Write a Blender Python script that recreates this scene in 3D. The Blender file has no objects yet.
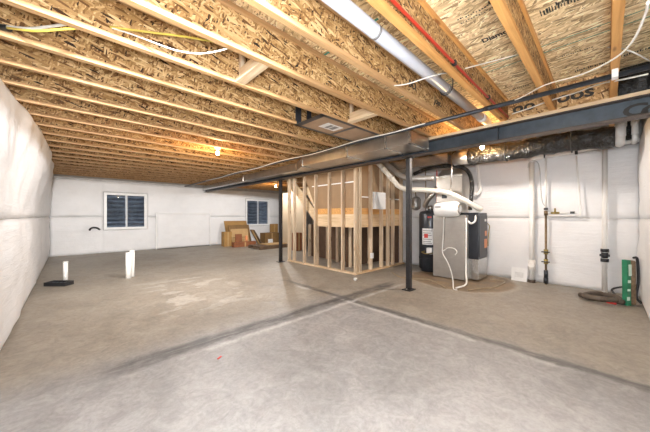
import bpy, bmesh, math, random
from mathutils import Vector, Matrix, noise
random.seed(7)
sc = bpy.context.scene
C = sc.collection
PI = math.pi

# ------------------------------------------------------------------ camera geometry (metres; camera stands at x=y=0)
H = 1.26
CA, CB = .6896, .7242
def ray(u):
    t = (u-325)/268.0
    return CA+CB*t, CB-CA*t
def onX(u, v, X):
    r = ray(u); d = X/r[0]; return Vector((X, r[1]*d, H+(216-v)/268*d))
def onY(u, v, Y):
    r = ray(u); d = Y/r[1]; return Vector((r[0]*d, Y, H+(216-v)/268*d))
def fl(u, v, z=0.):
    d = 268*(H-z)/(v-216); r = ray(u); return Vector((r[0]*d, r[1]*d, z))

# ------------------------------------------------------------------ materials
def new_mat(name):
    m = bpy.data.materials.new(name); m.use_nodes = True
    nt = m.node_tree; b = nt.nodes['Principled BSDF']
    return m, nt, b
class N:
    """tiny node helper"""
    def __init__(s, nt): s.nt = nt
    def n(s, t, **kw):
        x = s.nt.nodes.new(t)
        for k, v in kw.items(): setattr(x, k, v)
        return x
    def l(s, a, b): s.nt.links.new(a, b)
    def coord(s, kind='Object', randomize=False):
        tc = s.n('ShaderNodeTexCoord')
        if not randomize: return tc.outputs[kind]
        oi = s.n('ShaderNodeObjectInfo')
        mu = s.n('ShaderNodeVectorMath', operation='MULTIPLY_ADD')
        s.l(oi.outputs['Random'], mu.inputs[0]); mu.inputs[1].default_value = (37., 53., 71.)
        s.l(tc.outputs[kind], mu.inputs[2])
        return mu.outputs[0]
    def mapping(s, src, scale=(1,1,1), rot=(0,0,0), loc=(0,0,0), kind='POINT'):
        m = s.n('ShaderNodeMapping', vector_type=kind); m.inputs['Scale'].default_value = scale
        m.inputs['Rotation'].default_value = rot; m.inputs['Location'].default_value = loc
        s.l(src, m.inputs['Vector']); return m.outputs[0]
    def noise(s, src, scale, detail=4, rough=.55, dist=0.):
        x = s.n('ShaderNodeTexNoise'); x.inputs['Scale'].default_value = scale
        x.inputs['Detail'].default_value = detail; x.inputs['Roughness'].default_value = rough
        x.inputs['Distortion'].default_value = dist
        if src is not None: s.l(src, x.inputs['Vector'])
        return x.outputs['Fac']
    def ramp(s, src, stops, interp='LINEAR'):
        r = s.n('ShaderNodeValToRGB'); cr = r.color_ramp; cr.interpolation = interp
        while len(cr.elements) < len(stops): cr.elements.new(.5)
        for e, (p, c) in zip(cr.elements, stops):
            e.position = p; e.color = (*c, 1) if len(c) == 3 else c
        s.l(src, r.inputs[0]); return r.outputs['Color']
    def math(s, op, a, b=None, c=None, clamp=False):
        x = s.n('ShaderNodeMath', operation=op); x.use_clamp = clamp
        for i, q in enumerate((a, b, c)):
            if q is None: continue
            if isinstance(q, (int, float)): x.inputs[i].default_value = q
            else: s.l(q, x.inputs[i])
        return x.outputs[0]
    def mix(s, fac, a, b, mode='MIX'):
        x = s.n('ShaderNodeMix', data_type='RGBA', blend_type=mode)
        for i, q in ((0, fac), (6, a), (7, b)):
            if isinstance(q, (int, float)): x.inputs[i].default_value = q
            elif isinstance(q, tuple): x.inputs[i].default_value = (*q, 1)
            else: s.l(q, x.inputs[i])
        return x.outputs[2]
    def bump(s, h, b, strength=.3, dist=.02):
        x = s.n('ShaderNodeBump'); x.inputs['Strength'].default_value = strength
        x.inputs['Distance'].default_value = dist
        s.l(h, x.inputs['Height']); s.l(x.outputs[0], b.inputs['Normal'])
    def smooth(s, v, lo, hi, a=0., b=1.):
        x = s.n('ShaderNodeMapRange', interpolation_type='SMOOTHSTEP')
        s.l(v, x.inputs[0])
        for i, q in enumerate((lo, hi, a, b)): x.inputs[1+i].default_value = q
        return x.outputs[0]

def simple(name, col, rough=.5, metal=0., var=.12, scale=12., bump=0., randomize=True, stretch=(1,1,1), spec=None):
    m, nt, b = new_mat(name); k = N(nt)
    v = k.mapping(k.coord('Object', randomize), stretch)
    f = k.noise(v, scale, 5, .6)
    lo = tuple(max(0, c*(1-var)) for c in col); hi = tuple(min(1, c*(1+var)) for c in col)
    k.l(k.ramp(f, [(.3, lo), (.7, hi)]), b.inputs['Base Color'])
    b.inputs['Roughness'].default_value = rough; b.inputs['Metallic'].default_value = metal
    if spec is not None: b.inputs['Specular IOR Level'].default_value = spec
    if bump: k.bump(f, b, bump, .01)
    return m

def osb(name, axes, along=1., tint=(1,1,1), contrast=1., size=1., randomize=True):
    """oriented strand board: three layers of long flakes lying at different angles, each its own shade"""
    m, nt, b = new_mat(name); k = N(nt)
    src = k.coord('Object', randomize)
    sep = k.n('ShaderNodeSeparateXYZ'); k.l(src, sep.inputs[0])
    cmb = k.n('ShaderNodeCombineXYZ')
    k.l(sep.outputs['XYZ'.index(axes[0])], cmb.inputs[0]); k.l(sep.outputs['XYZ'.index(axes[1])], cmb.inputs[1])
    # a little bend in every flake
    dn = k.n('ShaderNodeTexNoise'); dn.inputs['Scale'].default_value = 6
    k.l(cmb.outputs[0], dn.inputs['Vector'])
    ad = k.n('ShaderNodeVectorMath', operation='MULTIPLY_ADD'); k.l(dn.outputs['Color'], ad.inputs[0])
    ad.inputs[1].default_value = (.02, .02, 0); k.l(cmb.outputs[0], ad.inputs[2])
    vec = ad.outputs[0]
    def layer(ang, seed, sx, sy):
        mp = k.mapping(vec, (size/sx, size/sy, 1), (0, 0, ang), (seed*3.7, seed*1.9, 0), 'TEXTURE')
        vo = k.n('ShaderNodeTexVoronoi', voronoi_dimensions='2D'); vo.inputs['Scale'].default_value = 1
        k.l(mp, vo.inputs['Vector'])
        s2 = k.n('ShaderNodeSeparateColor'); k.l(vo.outputs['Color'], s2.inputs[0])
        return s2.outputs[0], s2.outputs[1], vo.outputs['Distance']
    c = contrast
    def T(r, g, bb): return (r*tint[0], g*tint[1], bb*tint[2])
    mid = (.50, .33, .165)
    def sh(r, g, bb): return T(mid[0]+(r-mid[0])*c, mid[1]+(g-mid[1])*c, mid[2]+(bb-mid[2])*c)
    stops = [(0, sh(.12, .06, .022)), (.10, sh(.25, .14, .058)), (.35, sh(.45, .285, .13)), (.6, sh(.56, .37, .185)), (.82, sh(.68, .485, .27)), (1, sh(.82, .64, .40))]
    a1 = layer(.35*along, 1, 9, 38); a2 = layer(-.9*along, 2, 34, 10); a3 = layer(1.35*along, 3, 11, 46); a4 = layer(-.25*along, 4, 7, 30)
    c1 = k.ramp(a1[0], stops); c2 = k.ramp(a2[0], stops); c3 = k.ramp(a3[0], stops); c4 = k.ramp(a4[0], stops)
    x = k.mix(k.smooth(a2[1], .45, .5), c1, c2)
    x = k.mix(k.smooth(a3[1], .52, .56), x, c3)
    x = k.mix(k.smooth(a4[1], .58, .62), x, c4)
    g = k.noise(k.mapping(vec, (60, 60, 1)), 3, 5, .7)
    x = k.mix(.5, x, k.ramp(g, [(.25, (.45, .42, .4)), (.6, (1, 1, 1))]), 'MULTIPLY')
    k.l(x, b.inputs['Base Color']); b.inputs['Roughness'].default_value = .62
    b.inputs['Specular IOR Level'].default_value = .3
    k.bump(k.math('ADD', a1[0], k.math('MULTIPLY', a3[0], .7)), b, .25, .004)
    return m

def lumber(name, col, axis='X', knots=True):
    m, nt, b = new_mat(name); k = N(nt)
    sc_ = {'X': (.7, 14, 14), 'Y': (14, .7, 14), 'Z': (14, 14, .7)}[axis]
    src = k.coord('Object', True)
    f = k.noise(k.mapping(src, sc_), 2.2, 6, .6, .8)
    r, g, bb = col
    x = k.ramp(f, [(.25, (r*.68, g*.6, bb*.5)), (.48, (r*.93, g*.9, bb*.86)), (.75, (min(1, r*1.12), min(1, g*1.14), min(1, bb*1.18)))])
    blotch = k.noise(src, 1.7, 3, .6)
    x = k.mix(.45, x, k.ramp(blotch, [(.3, (.72, .62, .5)), (.62, (1, 1, 1))]), 'MULTIPLY')
    if knots:
        vo = k.n('ShaderNodeTexVoronoi'); vo.inputs['Scale'].default_value = 1
        s2 = {'X': (2.2, 9, 9), 'Y': (9, 2.2, 9), 'Z': (9, 9, 2.2)}[axis]
        k.l(k.mapping(src, s2), vo.inputs['Vector'])
        x = k.mix(k.smooth(vo.outputs['Distance'], .16, .06), x, (r*.3, g*.2, bb*.13))
    k.l(x, b.inputs['Base Color']); b.inputs['Roughness'].default_value = .6
    k.bump(f, b, .12, .003)
    return m

def blanket_mat(name, axis):
    """white vinyl faced insulation: fine wrinkles running along the roll"""
    m, nt, b = new_mat(name); k = N(nt)
    src = k.coord('Object')
    s_ = {'X': (1.1, 1, 9), 'Y': (1, 1.1, 9)}[axis]
    w = k.noise(k.mapping(src, s_), 1.6, 7, .62, .9)
    w2 = k.noise(k.mapping(src, (5, 5, 3)), 2.5, 5, .6, .4)
    h = k.math('ADD', w, k.math('MULTIPLY', w2, .5))
    d = k.noise(src, 1.1, 5, .6)
    x = k.ramp(d, [(.3, (.70, .70, .705)), (.65, (.79, .79, .795))])
    k.l(x, b.inputs['Base Color']); b.inputs['Roughness'].default_value = .5
    b.inputs['Specular IOR Level'].default_value = .35
    k.bump(h, b, .4, .025)
    return m

def concrete_mat():
    m, nt, b = new_mat('concrete_slab'); k = N(nt)
    src = k.coord('Object')
    sep = k.n('ShaderNodeSeparateXYZ'); k.l(src, sep.inputs[0]); X, Y = sep.outputs[0], sep.outputs[1]
    n1 = k.noise(src, .8, 7, .62, .4); n2 = k.noise(src, 3.5, 8, .68, .6); n3 = k.noise(src, 30, 4, .7)
    base = k.ramp(k.math('ADD', k.math('MULTIPLY', n1, .6), k.math('MULTIPLY', n2, .4)),
                  [(.32, (.215, .208, .202)), (.5, (.30, .292, .286)), (.68, (.385, .376, .37))])
    # pours beyond the two joints are browner, partly warm light in the colour
    wob = k.math('MULTIPLY', k.math('SUBTRACT', n2, .5), .35)
    far = k.math('MAXIMUM', k.smooth(k.math('ADD', X, wob), 2.95, 3.25), k.smooth(k.math('ADD', Y, wob), 2.65, 3.3))
    brown = k.ramp(k.math('ADD', k.math('MULTIPLY', n1, .6), k.math('MULTIPLY', n2, .4)),
                   [(.32, (.21, .182, .142)), (.5, (.292, .258, .208)), (.68, (.375, .338, .282))])
    x = k.mix(k.math('MULTIPLY', far, .85), base, brown)
    # pale dried patches on the left
    pp = k.noise(k.mapping(src, (1.3, 2.2, 1)), 1.5, 3, .5)
    box = k.math('MULTIPLY', k.math('MULTIPLY', k.smooth(X, .6, 1.1), k.smooth(X, 2.5, 2.0)), k.math('MULTIPLY', k.smooth(Y, 3.5, 3.9), k.smooth(Y, 6.2, 5.7)))
    x = k.mix(k.math('MULTIPLY', k.math('MULTIPLY', box, k.smooth(pp, .54, .58)), .45), x, (.50, .475, .43))
    # saw cut joints with dark wet trowelled band and white chalky edges
    def joint(coord, other, pos, half, lo, hi, x, stretch, dark):
        streak = k.noise(k.mapping(src, stretch), 1.6, 7, .7, .5)
        d = k.math('ADD', k.math('SUBTRACT', coord, pos), k.math('MULTIPLY', k.math('SUBTRACT', n2, .5), .14))
        a = k.math('ABSOLUTE', d)
        span = k.math('MULTIPLY', k.smooth(other, lo-.3, lo+.2), k.smooth(other, hi+.3, hi-.3))
        band = k.math('MULTIPLY', k.smooth(a, half, half*.25), span)
        pat = k.smooth(streak, .36, .60, .42, 1.)
        x = k.mix(k.math('MULTIPLY', k.math('MULTIPLY', band, pat), dark), x, (.075, .073, .073))
        e = k.math('ABSOLUTE', k.math('ADD', d, half*1.05))
        edge = k.math('MULTIPLY', k.math('MULTIPLY', k.smooth(e, .06, .0), span), k.smooth(n1, .40, .56))
        x = k.mix(k.math('MULTIPLY', edge, .8), x, (.52, .52, .51))
        cut = k.math('MULTIPLY', k.smooth(k.math('ABSOLUTE', k.math('SUBTRACT', coord, pos+half*.2)), .009, .004), span)
        x = k.mix(k.math('MULTIPLY', cut, .6), x, (.10, .10, .10))
        return x
    x = joint(X, Y, 3.06, .09, -.4, 4.3, x, (7, 1.6, 1), .85)
    x = joint(Y, X, 2.77, .17, .3, 4.4, x, (1.6, 7, 1), .95)
    # unfinished dirt edge round the furnace and heater
    dx = k.math('DIVIDE', k.math('SUBTRACT', X, 5.62), .98); dy = k.math('DIVIDE', k.math('SUBTRACT', Y, 2.0), .98)
    rr = k.math('ADD', k.math('SQRT', k.math('ADD', k.math('MULTIPLY', dx, dx), k.math('MULTIPLY', dy, dy))), k.math('MULTIPLY', k.math('SUBTRACT', n1, .5), .5))
    x = k.mix(k.math('MULTIPLY', k.smooth(rr, .98, .90), .85), x, k.ramp(n2, [(.35, (.13, .085, .045)), (.65, (.27, .19, .11))]))
    ring = k.math('MULTIPLY', k.smooth(rr, .86, .93), k.smooth(rr, 1.06, .99))
    x = k.mix(k.math('MULTIPLY', ring, .35), x, (.45, .40, .33))
    # speckle and scuffs
    x = k.mix(.6, x, k.ramp(n3, [(.3, (.72, .71, .70)), (.6, (1.0, 1.0, 1.0))]), 'MULTIPLY')
    n4 = k.noise(src, 7, 8, .75, 1.2)
    x = k.mix(.6, x, k.ramp(n4, [(.35, (.80, .79, .78)), (.6, (1.28, 1.27, 1.26))]), 'MULTIPLY')
    sc1 = k.noise(k.mapping(src, (1, 1, 1), (0, 0, .6)), 2.1, 9, .75, 2.0)
    x = k.mix(k.smooth(sc1, .60, .70, 0, .3), x, (.40, .40, .405))
    k.l(x, b.inputs['Base Color'])
    k.l(k.smooth(n2, .3, .7, .42, .62), b.inputs['Roughness'])
    k.bump(k.math('ADD', n2, k.math('MULTIPLY', n3, .25)), b, .10, .02)
    return m

M = {}
M['osb_web'] = osb('joist_web_strand_board', 'XZ', 1, (.84, .77, .64), 1.3, .46)
M['osb_deck'] = osb('subfloor_strand_board', 'YX', .35, (1.65, 1.95, 2.25), .8, .62, False)
M['osb_block'] = osb('blocking_strand_board', 'YZ', 1, (1, .93, .82), 1.0, .6)
M['flange'] = lumber('pale_flange_lumber', (.52, .325, .155), 'X', False)
M['flange_orange'] = lumber('orange_flange_lumber', (.68, .37, .12), 'X')
M['stud'] = lumber('stud_lumber', (.66, .54, .40), 'Z')
M['plate_y'] = lumber('plate_lumber_lengthwise', (.74, .59, .40), 'Y', False)
M['plate_x'] = lumber('plate_lumber_crosswise', (.70, .52, .32), 'X', False)
M['bl_x'] = blanket_mat('white_vinyl_blanket_crosswise', 'X')
M['bl_y'] = blanket_mat('white_vinyl_blanket_lengthwise', 'Y')
M['concrete'] = concrete_mat()
M['wall_concrete'] = simple('wall_concrete', (.42, .41, .40), .8, 0, .15, 6, .2, False)
M['steel'] = simple('blue_black_steel', (.055, .072, .09), .42, .35, .3, 7, .05, False)
M['steel_brown'] = simple('brown_primed_steel', (.07, .048, .036), .5, .2, .3, 9, .05, False)
M['post'] = simple('dark_painted_post', (.02, .018, .019), .42, .2, .25, 9)
M['galv'] = simple('galvanized_sheet', (.46, .435, .40), .30, .9, .14, 5, .03)
M['galv_grey'] = simple('grey_galvanized_cabinet', (.34, .32, .295), .42, .6, .08, 5, .03)
M['galv_bright'] = simple('bright_galvanized', (.62, .62, .61), .26, .92, .10, 8, .03)
M['pvc'] = simple('white_plastic_pipe', (.78, .77, .74), .35, 0, .04, 8)
M['pvc_dull'] = simple('dull_white_plastic_pipe', (.60, .57, .51), .35, 0, .06, 8)
M['pvc_blue'] = simple('bluish_white_plastic_pipe', (.60, .63, .70), .32, 0, .04, 8)
M['white'] = simple('white_painted', (.80, .80, .79), .45, 0, .03, 8)
M['frame'] = simple('white_window_vinyl', (.82, .82, .81), .4, 0, .03, 8)
M['black'] = simple('black_plastic', (.016, .017, .02), .4, 0, .3, 10)
M['gasblack'] = simple('black_iron_pipe', (.03, .035, .042), .4, .3, .3, 10)
M['dark'] = simple('charcoal_cabinet', (.022, .025, .032), .38, .1, .2, 6)
M['heater'] = simple('dark_grey_tank', (.03, .034, .042), .33, .1, .15, 6)
M['copper'] = simple('dull_copper', (.20, .14, .08), .4, .7, .3, 14)
M['brass'] = simple('brass', (.36, .27, .09), .35, .8, .2, 14)
M['red'] = simple('red_tubing', (.42, .03, .015), .35, 0, .1, 10)
M['redtape'] = simple('red_flag_plastic', (.60, .05, .04), .5)
M['orange'] = simple('orange_sticker', (.72, .28, .12), .5)
M['green'] = simple('green_plastic', (.02, .18, .09), .45, 0, .2, 10)
M['palegreen'] = simple('pale_green_print', (.55, .70, .62), .5)
M['greenink'] = simple('green_marking_line', (.06, .30, .22), .7)
M['ink'] = simple('black_print', (.02, .018, .015), .7, 0, .2)
M['grey_ink'] = simple('grey_print', (.25, .25, .25), .7)
M['romex_w'] = simple('white_cable_jacket', (.78, .76, .70), .4, 0, .05)
M['romex_y'] = simple('yellow_cable_jacket', (.52, .40, .06), .4, 0, .08)
M['grey_cable'] = simple('grey_cable_jacket', (.45, .45, .45), .45)
M['cord'] = simple('tan_cord', (.34, .27, .18), .5)
M['drywall_back'] = simple('brown_drywall_paper', (.29, .185, .10), .75, 0, .08, 3)
M['drywall_pale'] = simple('pale_drywall_face', (.46, .37, .26), .75, 0, .06, 3)
M['under_dark'] = simple('unlit_understair_sheet', (.10, .056, .032), .75, 0, .2, 5)  # brown darkened to stand for the unlit space under the landing
M['card'] = simple('cardboard', (.34, .19, .058), .75, 0, .12, 6)
M['card_dark'] = simple('dark_cardboard', (.20, .11, .036), .75, 0, .18, 6)
M['card_light'] = simple('light_cardboard', (.42, .27, .12), .75, 0, .10, 6)
M['redwood'] = simple('reddish_carton', (.22, .075, .028), .7, 0, .2, 6)
M['pallet'] = simple('dark_pallet_wood', (.12, .075, .045), .7, 0, .3, 6)
M['label'] = simple('white_label', (.78, .78, .77), .45, 0, .03)
M['panned'] = simple('tan_panning_board', (.36, .24, .15), .45, 0, .15, 6)
M['mastic'] = simple('black_foil_tape', (.035, .04, .05), .35, .3, .3, 12)
M['hose'] = simple('dirty_corrugated_hose', (.10, .075, .055), .6, 0, .4, 14)
M['stone'] = simple('pale_concrete_chip', (.6, .6, .58), .8)
M['wrap'] = simple('brown_corrugated_wrap', (.20, .135, .08), .65, 0, .35, 20, .2)

def black_foil():
    m, nt, b = new_mat('black_wrinkled_plastic'); k = N(nt); src = k.coord('Object', True)
    a = k.noise(src, 7, 6, .6, 1.2)
    k.l(k.ramp(a, [(.3, (.008, .008, .008)), (.7, (.02, .018, .016))]), b.inputs['Base Color'])
    b.inputs['Roughness'].default_value = .25; b.inputs['Specular IOR Level'].default_value = .5
    k.bump(a, b, .9, .06); return m
M['foil'] = black_foil()
def corrugated():
    m, nt, b = new_mat('ribbed_well_steel'); k = N(nt); src = k.coord('Object')
    k.l(k.ramp(k.noise(src, 5, 4), [(.3, (.17, .19, .22)), (.7, (.26, .28, .31))]), b.inputs['Base Color'])
    b.inputs['Roughness'].default_value = .45; b.inputs['Metallic'].default_value = .6; return m
M['well'] = corrugated()
def glass():
    m, nt, b = new_mat('window_glass')
    b.inputs['Base Color'].default_value = (.9, .95, 1, 1); b.inputs['Roughness'].default_value = .02
    b.inputs['Transmission Weight'].default_value = 1.; b.inputs['IOR'].default_value = 1.1
    return m
M['glass'] = glass()
def glow(name, col, s):
    m, nt, b = new_mat(name)
    b.inputs['Base Color'].default_value = (*col, 1)
    b.inputs['Emission Color'].default_value = (*col, 1); b.inputs['Emission Strength'].default_value = s
    return m
M['bulb_warm'] = glow('lit_warm_bulb', (1, .78, .45), 60)
M['bulb_cool'] = glow('lit_white_bulb', (1, .97, .93), 40)

# ------------------------------------------------------------------ mesh builders
class MB:
    def __init__(s): s.bm = bmesh.new(); s.uv = None
    def box(s, x0, x1, y0, y1, z0, z1, bev=0.):
        r = bmesh.ops.create_cube(s.bm, size=1); vs = r['verts']
        for v in vs:
            v.co = Vector(((x0+x1)/2+v.co.x*(x1-x0), (y0+y1)/2+v.co.y*(y1-y0), (z0+z1)/2+v.co.z*(z1-z0)))
        if bev:
            es = list({e for v in vs for e in v.link_edges})
            bmesh.ops.bevel(s.bm, geom=es, offset=bev, segments=2, affect='EDGES', profile=.6)
        return s
    def obox(s, c, ex, ey, ez, a=(1,0,0), up=(0,0,1), bev=0.):
        """oriented box: centre, extents along a, b, up"""
        a = Vector(a).normalized(); u = Vector(up); u = (u-a*u.dot(a)).normalized(); b = u.cross(a)
        r = bmesh.ops.create_cube(s.bm, size=1); c = Vector(c)
        for v in r['verts']: v.co = c+a*v.co.x*ex+b*v.co.y*ey+u*v.co.z*ez
        if bev:
            es = list({e for v in r['verts'] for e in v.link_edges})
            bmesh.ops.bevel(s.bm, geom=es, offset=bev, segments=2, affect='EDGES', profile=.6)
        return s
    def cyl(s, p0, p1, r0, r1=None, seg=20, caps=True):
        p0, p1 = Vector(p0), Vector(p1); r1 = r0 if r1 is None else r1
        d = (p1-p0).normalized(); t = Vector((0,0,1)) if abs(d.z) < .9 else Vector((1,0,0))
        a = d.cross(t).normalized(); b = d.cross(a)
        A = []; Bv = []
        for i in range(seg):
            q = 2*PI*i/seg; o = a*math.cos(q)+b*math.sin(q)
            A.append(s.bm.verts.new(p0+o*r0)); Bv.append(s.bm.verts.new(p1+o*r1))
        for i in range(seg):
            j = (i+1) % seg; s.bm.faces.new((A[i], A[j], Bv[j], Bv[i])).smooth = True
        if caps: s.bm.faces.new(A[::-1]); s.bm.faces.new(Bv)
        return s
    def lathe(s, c, prof, axis=(0,0,1), seg=24):
        """prof: list of (radius, height along axis)"""
        c = Vector(c); d = Vector(axis).normalized(); t = Vector((0,0,1)) if abs(d.z) < .9 else Vector((1,0,0))
        a = d.cross(t).normalized(); b = d.cross(a); rows = []
        for r, h in prof:
            rows.append([s.bm.verts.new(c+d*h+(a*math.cos(2*PI*i/seg)+b*math.sin(2*PI*i/seg))*max(r, 1e-4)) for i in range(seg)])
        for p, q in zip(rows, rows[1:]):
            for i in range(seg):
                j = (i+1) % seg; s.bm.faces.new((p[i], p[j], q[j], q[i])).smooth = True
        s.bm.faces.new(rows[0][::-1]); s.bm.faces.new(rows[-1]); return s
    def tube(s, pts, r, seg=10, smooth=4, rib=0., ribn=1):
        pts = [Vector(p) for p in pts]
        if smooth and len(pts) > 2:
            out = []
            P = [pts[0]*2-pts[1]]+pts+[pts[-1]*2-pts[-2]]
            for i in range(1, len(P)-2):
                for q in range(smooth):
                    t = q/smooth; a, b, c, d = P[i-1], P[i], P[i+1], P[i+2]
                    out.append(.5*((2*b)+(c-a)*t+(2*a-5*b+4*c-d)*t*t+(3*b-a-3*c+d)*t**3))
            out.append(pts[-1]); pts = out
        if rib:
            q = []
            for a, b in zip(pts, pts[1:]):
                n = max(1, int((b-a).length/ribn))
                q += [a.lerp(b, i/n) for i in range(n)]
            pts = q+[pts[-1]]
        rows = []; pa = None
        for i, p in enumerate(pts):
            d = (pts[min(i+1, len(pts)-1)]-pts[max(i-1, 0)]).normalized()
            if pa is None:
                t = Vector((0,0,1)) if abs(d.z) < .9 else Vector((1,0,0)); a = d.cross(t).normalized()
            else: a = (pa-d*pa.dot(d)).normalized()
            pa = a; b = d.cross(a); rr = r*(1+rib*(i % 2)) if not callable(r) else r(i/(len(pts)-1))
            rows.append([s.bm.verts.new(p+(a*math.cos(2*PI*j/seg)+b*math.sin(2*PI*j/seg))*rr) for j in range(seg)])
        for p, q in zip(rows, rows[1:]):
            for i in range(seg):
                j = (i+1) % seg; s.bm.faces.new((p[i], p[j], q[j], q[i])).smooth = True
        s.bm.faces.new(rows[0][::-1]); s.bm.faces.new(rows[-1]); return s
    def prism(s, poly, vec):
        vec = Vector(vec); A = [s.bm.verts.new(Vector(p)) for p in poly]; B_ = [s.bm.verts.new(Vector(p)+vec) for p in poly]
        n = len(A); s.bm.faces.new(A[::-1]); s.bm.faces.new(B_)
        for i in range(n):
            j = (i+1) % n; s.bm.faces.new((A[i], A[j], B_[j], B_[i]))
        return s
    def build(s, name, mat, parent=None):
        bmesh.ops.recalc_face_normals(s.bm, faces=s.bm.faces[:])
        if parent is not None:
            o0 = parent; off = Vector()
            while o0 is not None: off += o0.location; o0 = o0.parent
            for v in s.bm.verts: v.co -= off
        me = bpy.data.meshes.new(name); s.bm.to_mesh(me); s.bm.free()
        me.materials.append(mat if not isinstance(mat, str) else M[mat])
        o = bpy.data.objects.new(name, me); C.objects.link(o)
        if parent is not None: o.parent = parent
        return o
def tag(o, label=None, cat=None, group=None, kind=None):
    if label: o['label'] = label
    if cat: o['category'] = cat
    if group: o['group'] = group
    if kind: o['kind'] = kind
    return o
def thing(name, label, cat, loc=(0,0,0), group=None):
    o = bpy.data.objects.new(name, None); C.objects.link(o); o.location = loc; o.empty_display_size = .1
    return tag(o, label, cat, group)
def struct(o): o['kind'] = 'structure'; return o
def dup(root, loc, label, group=None):
    r = root.copy(); C.objects.link(r); r.location = loc; r['label'] = label
    if group: r['group'] = group
    for ch in list(root.children):
        c = ch.copy(); C.objects.link(c); c.parent = r
        for g in list(ch.children):
            d = g.copy(); C.objects.link(d); d.parent = c
    return r
def text_part(name, body, size, origin, xdir, ydir, mat, parent, depth=.0015, squeeze=1.):
    """lettering as a thin mesh lying on a face: origin = lower left, xdir = reading direction, ydir = up of the letters"""
    cu = bpy.data.curves.new(name, 'FONT'); cu.body = body; cu.size = size; cu.extrude = depth/2; cu.resolution_u = 3; cu.offset = size*.03
    o = bpy.data.objects.new(name, cu); C.objects.link(o)
    dg = bpy.context.evaluated_depsgraph_get()
    me = bpy.data.meshes.new_from_object(o.evaluated_get(dg)); bpy.data.objects.remove(o); bpy.data.curves.remove(cu)
    b = MB(); b.bm.from_mesh(me); bpy.data.meshes.remove(me)
    x = Vector(xdir).normalized(); y = Vector(ydir).normalized(); z = x.cross(y); O = Vector(origin)
    for v in b.bm.verts: v.co = O+x*v.co.x*squeeze+y*v.co.y+z*v.co.z
    return b.build(name, mat, parent)

# ------------------------------------------------------------------ room shell
XL, YN, XR, YB, XRR, YJ = -.50, -.385, 6.50, 11.86, 9.6, 6.25     # concrete faces
ZJ, DEP = 2.502, .322                                            # joist underside, joist depth
ZT = ZJ+DEP
struct(MB().box(XL-.2, XRR+.2, YN-.2, YB+.2, -.15, 0).build('floor', 'concrete'))
ceil = struct(MB().box(XL-.2, XRR+.2, YN-.2, YB+.2, ZT, ZT+.03).build('ceiling', 'osb_deck'))
struct(MB().box(XL-.2, XL, YN-.2, YB+.2, 0, ZT).build('wall_left', 'wall_concrete'))
struct(MB().box(XL, XR, YN-.2, YN, 0, ZT).build('wall_near', 'wall_concrete'))
struct(MB().box(XR, XR+.2, YN-.2, YJ, 0, ZT).build('wall_right', 'wall_concrete'))
struct(MB().box(XR+.2, XRR, YJ-.2, YJ, 0, ZT).build('wall_jog', 'wall_concrete'))
struct(MB().box(XRR, XRR+.2, YJ-.2, YB+.2, 0, ZT).build('wall_far_right', 'wall_concrete'))
WIN = [(.84, 2.08, .79, 2.07), (6.05, 7.34, .79, 2.07)]
wb = MB(); xs = [XL]+[q for w in WIN for q in w[:2]]+[XRR]
for a, b in ((xs[0], xs[1]), (xs[2], xs[3]), (xs[4], xs[5])): wb.box(a, b, YB, YB+.2, 0, ZT)
for w in WIN: wb.box(w[0], w[1], YB, YB+.2, 0, w[2]); wb.box(w[0], w[1], YB, YB+.2, w[3], ZT)
struct(wb.build('wall_back', 'wall_concrete'))

def window(i, w, dy):
    x0, x1, z0, z1 = w; yf = YB-.075
    e = bpy.data.objects.new('window_%d' % i, None); C.objects.link(e); e.location = (x0, YB, z0); struct(e)
    f = MB(); t = .05
    f.box(x0, x1, yf, YB+.02, z0, z0+t, .006).box(x0, x1, yf, YB+.02, z1-t, z1, .006)
    f.box(x0, x0+t, yf, YB+.02, z0+t, z1-t, .006).box(x1-t, x1, yf, YB+.02, z0+t, z1-t, .006)
    f.build('window_frame', 'frame', e)
    xm = (x0+x1)/2
    for a, b, yo in ((x0+t, xm+.03, .018), (xm-.03, x1-t, .045)):
        s_ = MB(); q = .03
        s_.box(a, b, yf+yo, yf+yo+.026, z0+t, z0+t+q, .004).box(a, b, yf+yo, yf+yo+.026, z1-t-q, z1-t, .004)
        s_.box(a, a+q, yf+yo, yf+yo+.026, z0+t+q, z1-t-q, .004).box(b-q, b, yf+yo, yf+yo+.026, z0+t+q, z1-t-q, .004)
        so = s_.build('sash', 'frame', e)
        MB().box(a+q, b-q, yf+yo+.010, yf+yo+.016, z0+t+q, z1-t-q).build('window_pane', 'glass', so)
    # ribbed half round well outside
    wl = MB(); nx, nz = 22, 96; cx = xm; R = (x1-x0)/2+.14; rows = []
    for j in range(nz+1):
        z = z0-.35+(ZT+.2-z0+.35)*j/nz; rb = .034*math.sin(2*PI*(z-z0)/.15)
        rows.append([wl.bm.verts.new((cx+(R+rb)*math.cos(PI*k/nx), YB+.2+(.62+rb)*math.sin(PI*k/nx), z)) for k in range(nx+1)])
    for p, q_ in zip(rows, rows[1:]):
        for k in range(nx): wl.bm.faces.new((p[k], p[k+1], q_[k+1], q_[k])).smooth = True
    tag(wl.build('window_well', 'well'), ['ribbed steel window well outside the window left of the wall panel', 'ribbed steel window well outside the window above the cardboard'][i-1], 'window well', 'window wells')
window(1, WIN[0], 0); window(2, WIN[1], 0)

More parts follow.
